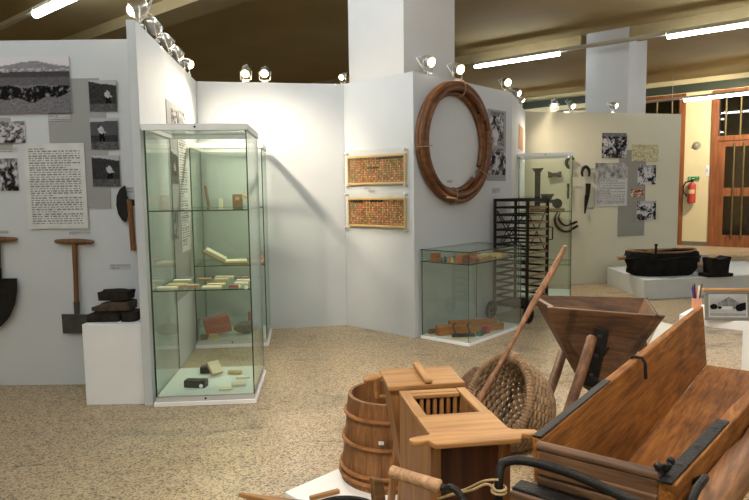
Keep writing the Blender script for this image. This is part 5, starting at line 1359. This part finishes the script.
spotlight('fourth spotlight from the near end, near the panel corner', fint(5.45), (.45, .62, -.72), 9 * SP, 1.1)
spotlight('last spotlight on the fin panel, nearest the corner', fint(5.88), (.85, -.1, -.40), 16 * SP, 1.1)
def onp(w, x, y, off=-.025): s, z = w.sz(x, y); return w.pt(s, PH, off)
spotlight('left of the two spotlights on the back panel, facing out', onp(WBACK, 246, 80), (-.05, -.7, -.7), 40 * SP, 1.1)
spotlight('right of the two spotlights on the back panel, turned right', onp(WBACK, 265, 80), (.0, -.8, -.6), 22 * SP, 1.1)
spotlight('small spotlight at the left edge of the thick column', onp(WBACK, 343.5, 84), (-.6, -.7, -.5), 4 * SP, .8)
spotlight('left of the two spotlights below the thick column, above the coil', onp(WDE, 430, 76), (.62, -.62, -.35), 70 * SP, 1.3)
spotlight('right of the two spotlights below the thick column, above the coil', onp(WDE, 459.5, 80), (.55, -.72, -.40), 70 * SP, 1.3)
spotlight('first spotlight at the corner beyond the coil, facing the viewer', onp(WDE, 508, 91), (.35, -.85, -.35), 30 * SP, 1.1)
spotlight('spotlight on the return panel, lowest in the cluster', onp(WEF, 522, 105), (.75, .15, -.62), 26 * SP, 1.1)
spotlight('spotlight on the return panel, middle of the cluster', onp(WEF, 518, 100), (.80, -.35, -.45), 26 * SP, 1.1)
spotlight('leftmost spotlight on the far tool panel', onp(WFR, 555, 112), (-.25, -.6, -.75), 26 * SP, 1.15)
spotlight('second spotlight on the far tool panel, facing right', onp(WFR, 572, 112), (.5, -.55, -.65), 24 * SP, 1.1)
spotlight('rightmost spotlight on the far tool panel, turned sideways', onp(WFR, 614, 112), (.88, -.4, -.25), 16 * SP, 1.1)

# ------------------------------------------------------------------ fluorescent rows
tubem = emit('fluorescent_glow', (.80, .905, 1.0), 34)
rail = plain('light_rail_paint', (.50, .45, .33), .5, var=.03, bump=0)
def tube_light(label, a, b, r=.028):
    a, b = Vector(a), Vector(b); t = thing('fluorescent_light', label, 'ceiling light', a, 0, 'fluorescent tube lights under the ceiling')
    q = MB(); q.bar(a + Vector((0, 0, .055)), b + Vector((0, 0, .055)), .075, .05); obj('housing', q, rail, t, True)
    q = MB(); q.tube([a, b], r, 12); obj('tube', q, tubem, t, True, True)
    d = (b - a).normalized()
    for p in (a + d * .02, b - d * .02):
        q = MB(); q.box(p.x - .012, p.x + .012, p.y - .012, p.y + .012, p.z - .0, p.z + .04); obj('lamp_holder', q, rail, t, True)
    return t
def rail_piece(label, a, b):
    q = MB(); a, b = Vector(a), Vector(b); q.bar(a + Vector((0, 0, .055)), b + Vector((0, 0, .055)), .075, .05)
    return tag(obj('light_rail', q, rail, None, True, loc=(a.x, a.y, a.z)), label, 'light rail', 'unlit rails between the tube lights')
def hanger(label, p):
    q = MB(); q.tube([(p.x, p.y, p.z + .08), (p.x, p.y, CEIL - .001)], .006, 6)
    return tag(obj('hanger_wire', q, chrome, None, loc=None), label, 'hanger wire', 'hanger wires of the tube lights')
ZR2 = 3.62
a0 = gp(475, 67, ZR2); a1 = gp(749, 24.5, ZR2); dr = (a1 - a0); dr.z = 0; drn = dr.normalized()
def onrow(x, y):  # closest point on row 2 line for a photo point
    p = gp(x, y, ZR2); return a0 + drn * (p - a0).dot(drn)
e1, e2, e3 = onrow(560, 54), onrow(668, 37.3), onrow(749, 24.5)
tube_light('lit tube light right of the thick column, reaching the far column', a0, e1)
rail_piece('unlit rail between the two lit tubes, in front of the far column', e1 + drn * .02, e2 - drn * .02)
tube_light('lit tube light at the upper right photo edge', e2, e2 + drn * 4.9)
ZR1 = 3.70
b0 = gp(36, 14, ZR1); b1 = gp(75, -4.5, ZR1); db = (b1 - b0); db.z = 0; dbn = db.normalized(); 
bd = (dbn + drn).normalized() if dbn.dot(drn) > 0 else drn
tube_light('thick lit tube light at the upper left photo corner', b0, b0 + dbn * 1.5, .05)
rail_piece('unlit rail at the upper left corner beside the lit tube', b0 - dbn * .02, b0 - dbn * 2.2)
for k in range(5): tube_light('tube lights of the near row, above the photo frame', b0 + drn * (1.75 + 2.5 * k) + Vector((0, 0, 0)), b0 + drn * (3.95 + 2.5 * k))
ZR3 = 3.30
c0 = gp(684.3, 100.4, ZR3); c1 = gp(749, 93.4, ZR3); dc = (c1 - c0); dc.z = 0; dcn = dc.normalized()
tube_light('lit hanging tube light in front of the far glazed door', c0, c0 + dcn * 2.6)
cm = c0 - dcn * 2.6
rail_piece('unlit rail left of the far hanging tube, above the far panel', c0 - dcn * .02, cm)
tube_light('lit tube light low behind the top of the far tool panel', cm - dcn * .02, cm - dcn * 2.4)
for k in range(3): tube_light('tube lights of the far row, beyond the right photo edge', c0 + dcn * (2.7 + 2.6 * k), c0 + dcn * (5.2 + 2.6 * k))
hanger('hanger wire of the far tube light, above the far panel', c0 - dcn * .25)
# rows behind the camera, out of the picture
for j, off in enumerate((3.2, 6.4)):
    for k in range(5):
        s = b0 - V * off + drn * (3.2 + 2.6 * k); s.z = ZR1
        if off > 6 and False: continue
        tube_light('tube lights of the rows behind the viewer', s, s + drn * 2.4)
# ceiling downlight over the tool display (a warm spot on a rail behind the viewer)
def ceiling_spot(label, loc, target, power, ang, col):
    t = thing('ceiling_spotlight', label, 'spotlight', loc)
    aim = (Vector(target) - Vector(loc)).normalized()
    q = MB(); q.lathe([(.03, -.10), (.06, -.08), (.065, .05), (.058, .05)], 20, axis_m((0, 0, 0), aim)); obj('housing', q, chrome, t, smooth=True)
    q = MB(); q.tube([Vector((0, 0, .05)), Vector((0, 0, CEIL - loc[2] - .001))], .012, 8); obj('stem', q, chrome, t, smooth=True)
    ld = bpy.data.lights.new('halogen_beam', 'SPOT'); ld.energy = power; ld.spot_size = math.radians(ang); ld.spot_blend = .6; ld.color = col; ld.shadow_soft_size = .06
    lo = bpy.data.objects.new('halogen_beam', ld); COL.objects.link(lo); lo.parent = t; lo.location = aim * .09; lo.rotation_euler = aim.to_track_quat('-Z', 'Y').to_euler()
ceiling_spot('warm ceiling spotlight above the viewer, aimed at the wooden tools', (-.6, .6, 3.6), (.75, 2.6, .3), 250, 60, (1, .84, .64))
ceiling_spot('warm ceiling spotlight right of the viewer, aimed at the trough', (2.6, .9, 3.6), (1.1, 2.6, .5), 150, 60, (1, .84, .64))
s = uv(D1a - 1.0, V1 + 2.0, 3.3); tube_light('added tube light brightening the hall behind the glazed doors', s, s - U * 2.4)  # unseen tube added so the hall shows brighter through the door glass
p = uv(D1a - 1.6, V1 - 1.7, 3.8); ceiling_spot('added ceiling spotlight, out of view, brightening the cream far wall', tuple(p), tuple(uv(D1a + .5, V1, 1.5)), 420, 110, (1, .85, .6))  # unseen lamp added to brighten the cream wall
# dim hall beyond the doors is lit by the added tube above
w = bpy.data.worlds.new('world'); SC.world = w; w.use_nodes = True
w.node_tree.nodes['Background'].inputs[0].default_value = (1, .9, .72, 1); w.node_tree.nodes['Background'].inputs[1].default_value = .03
vs = SC.view_settings
vs.view_transform = 'Standard'; vs.look = 'None'; vs.gamma = 1.0; vs.use_curve_mapping = False; vs.exposure = 0.35
SC.cycles.transparent_max_bounces = 40
SC.cycles.use_denoising = True
SC.cycles.max_bounces = 10
SC.cycles.sample_clamp_indirect = 6.0
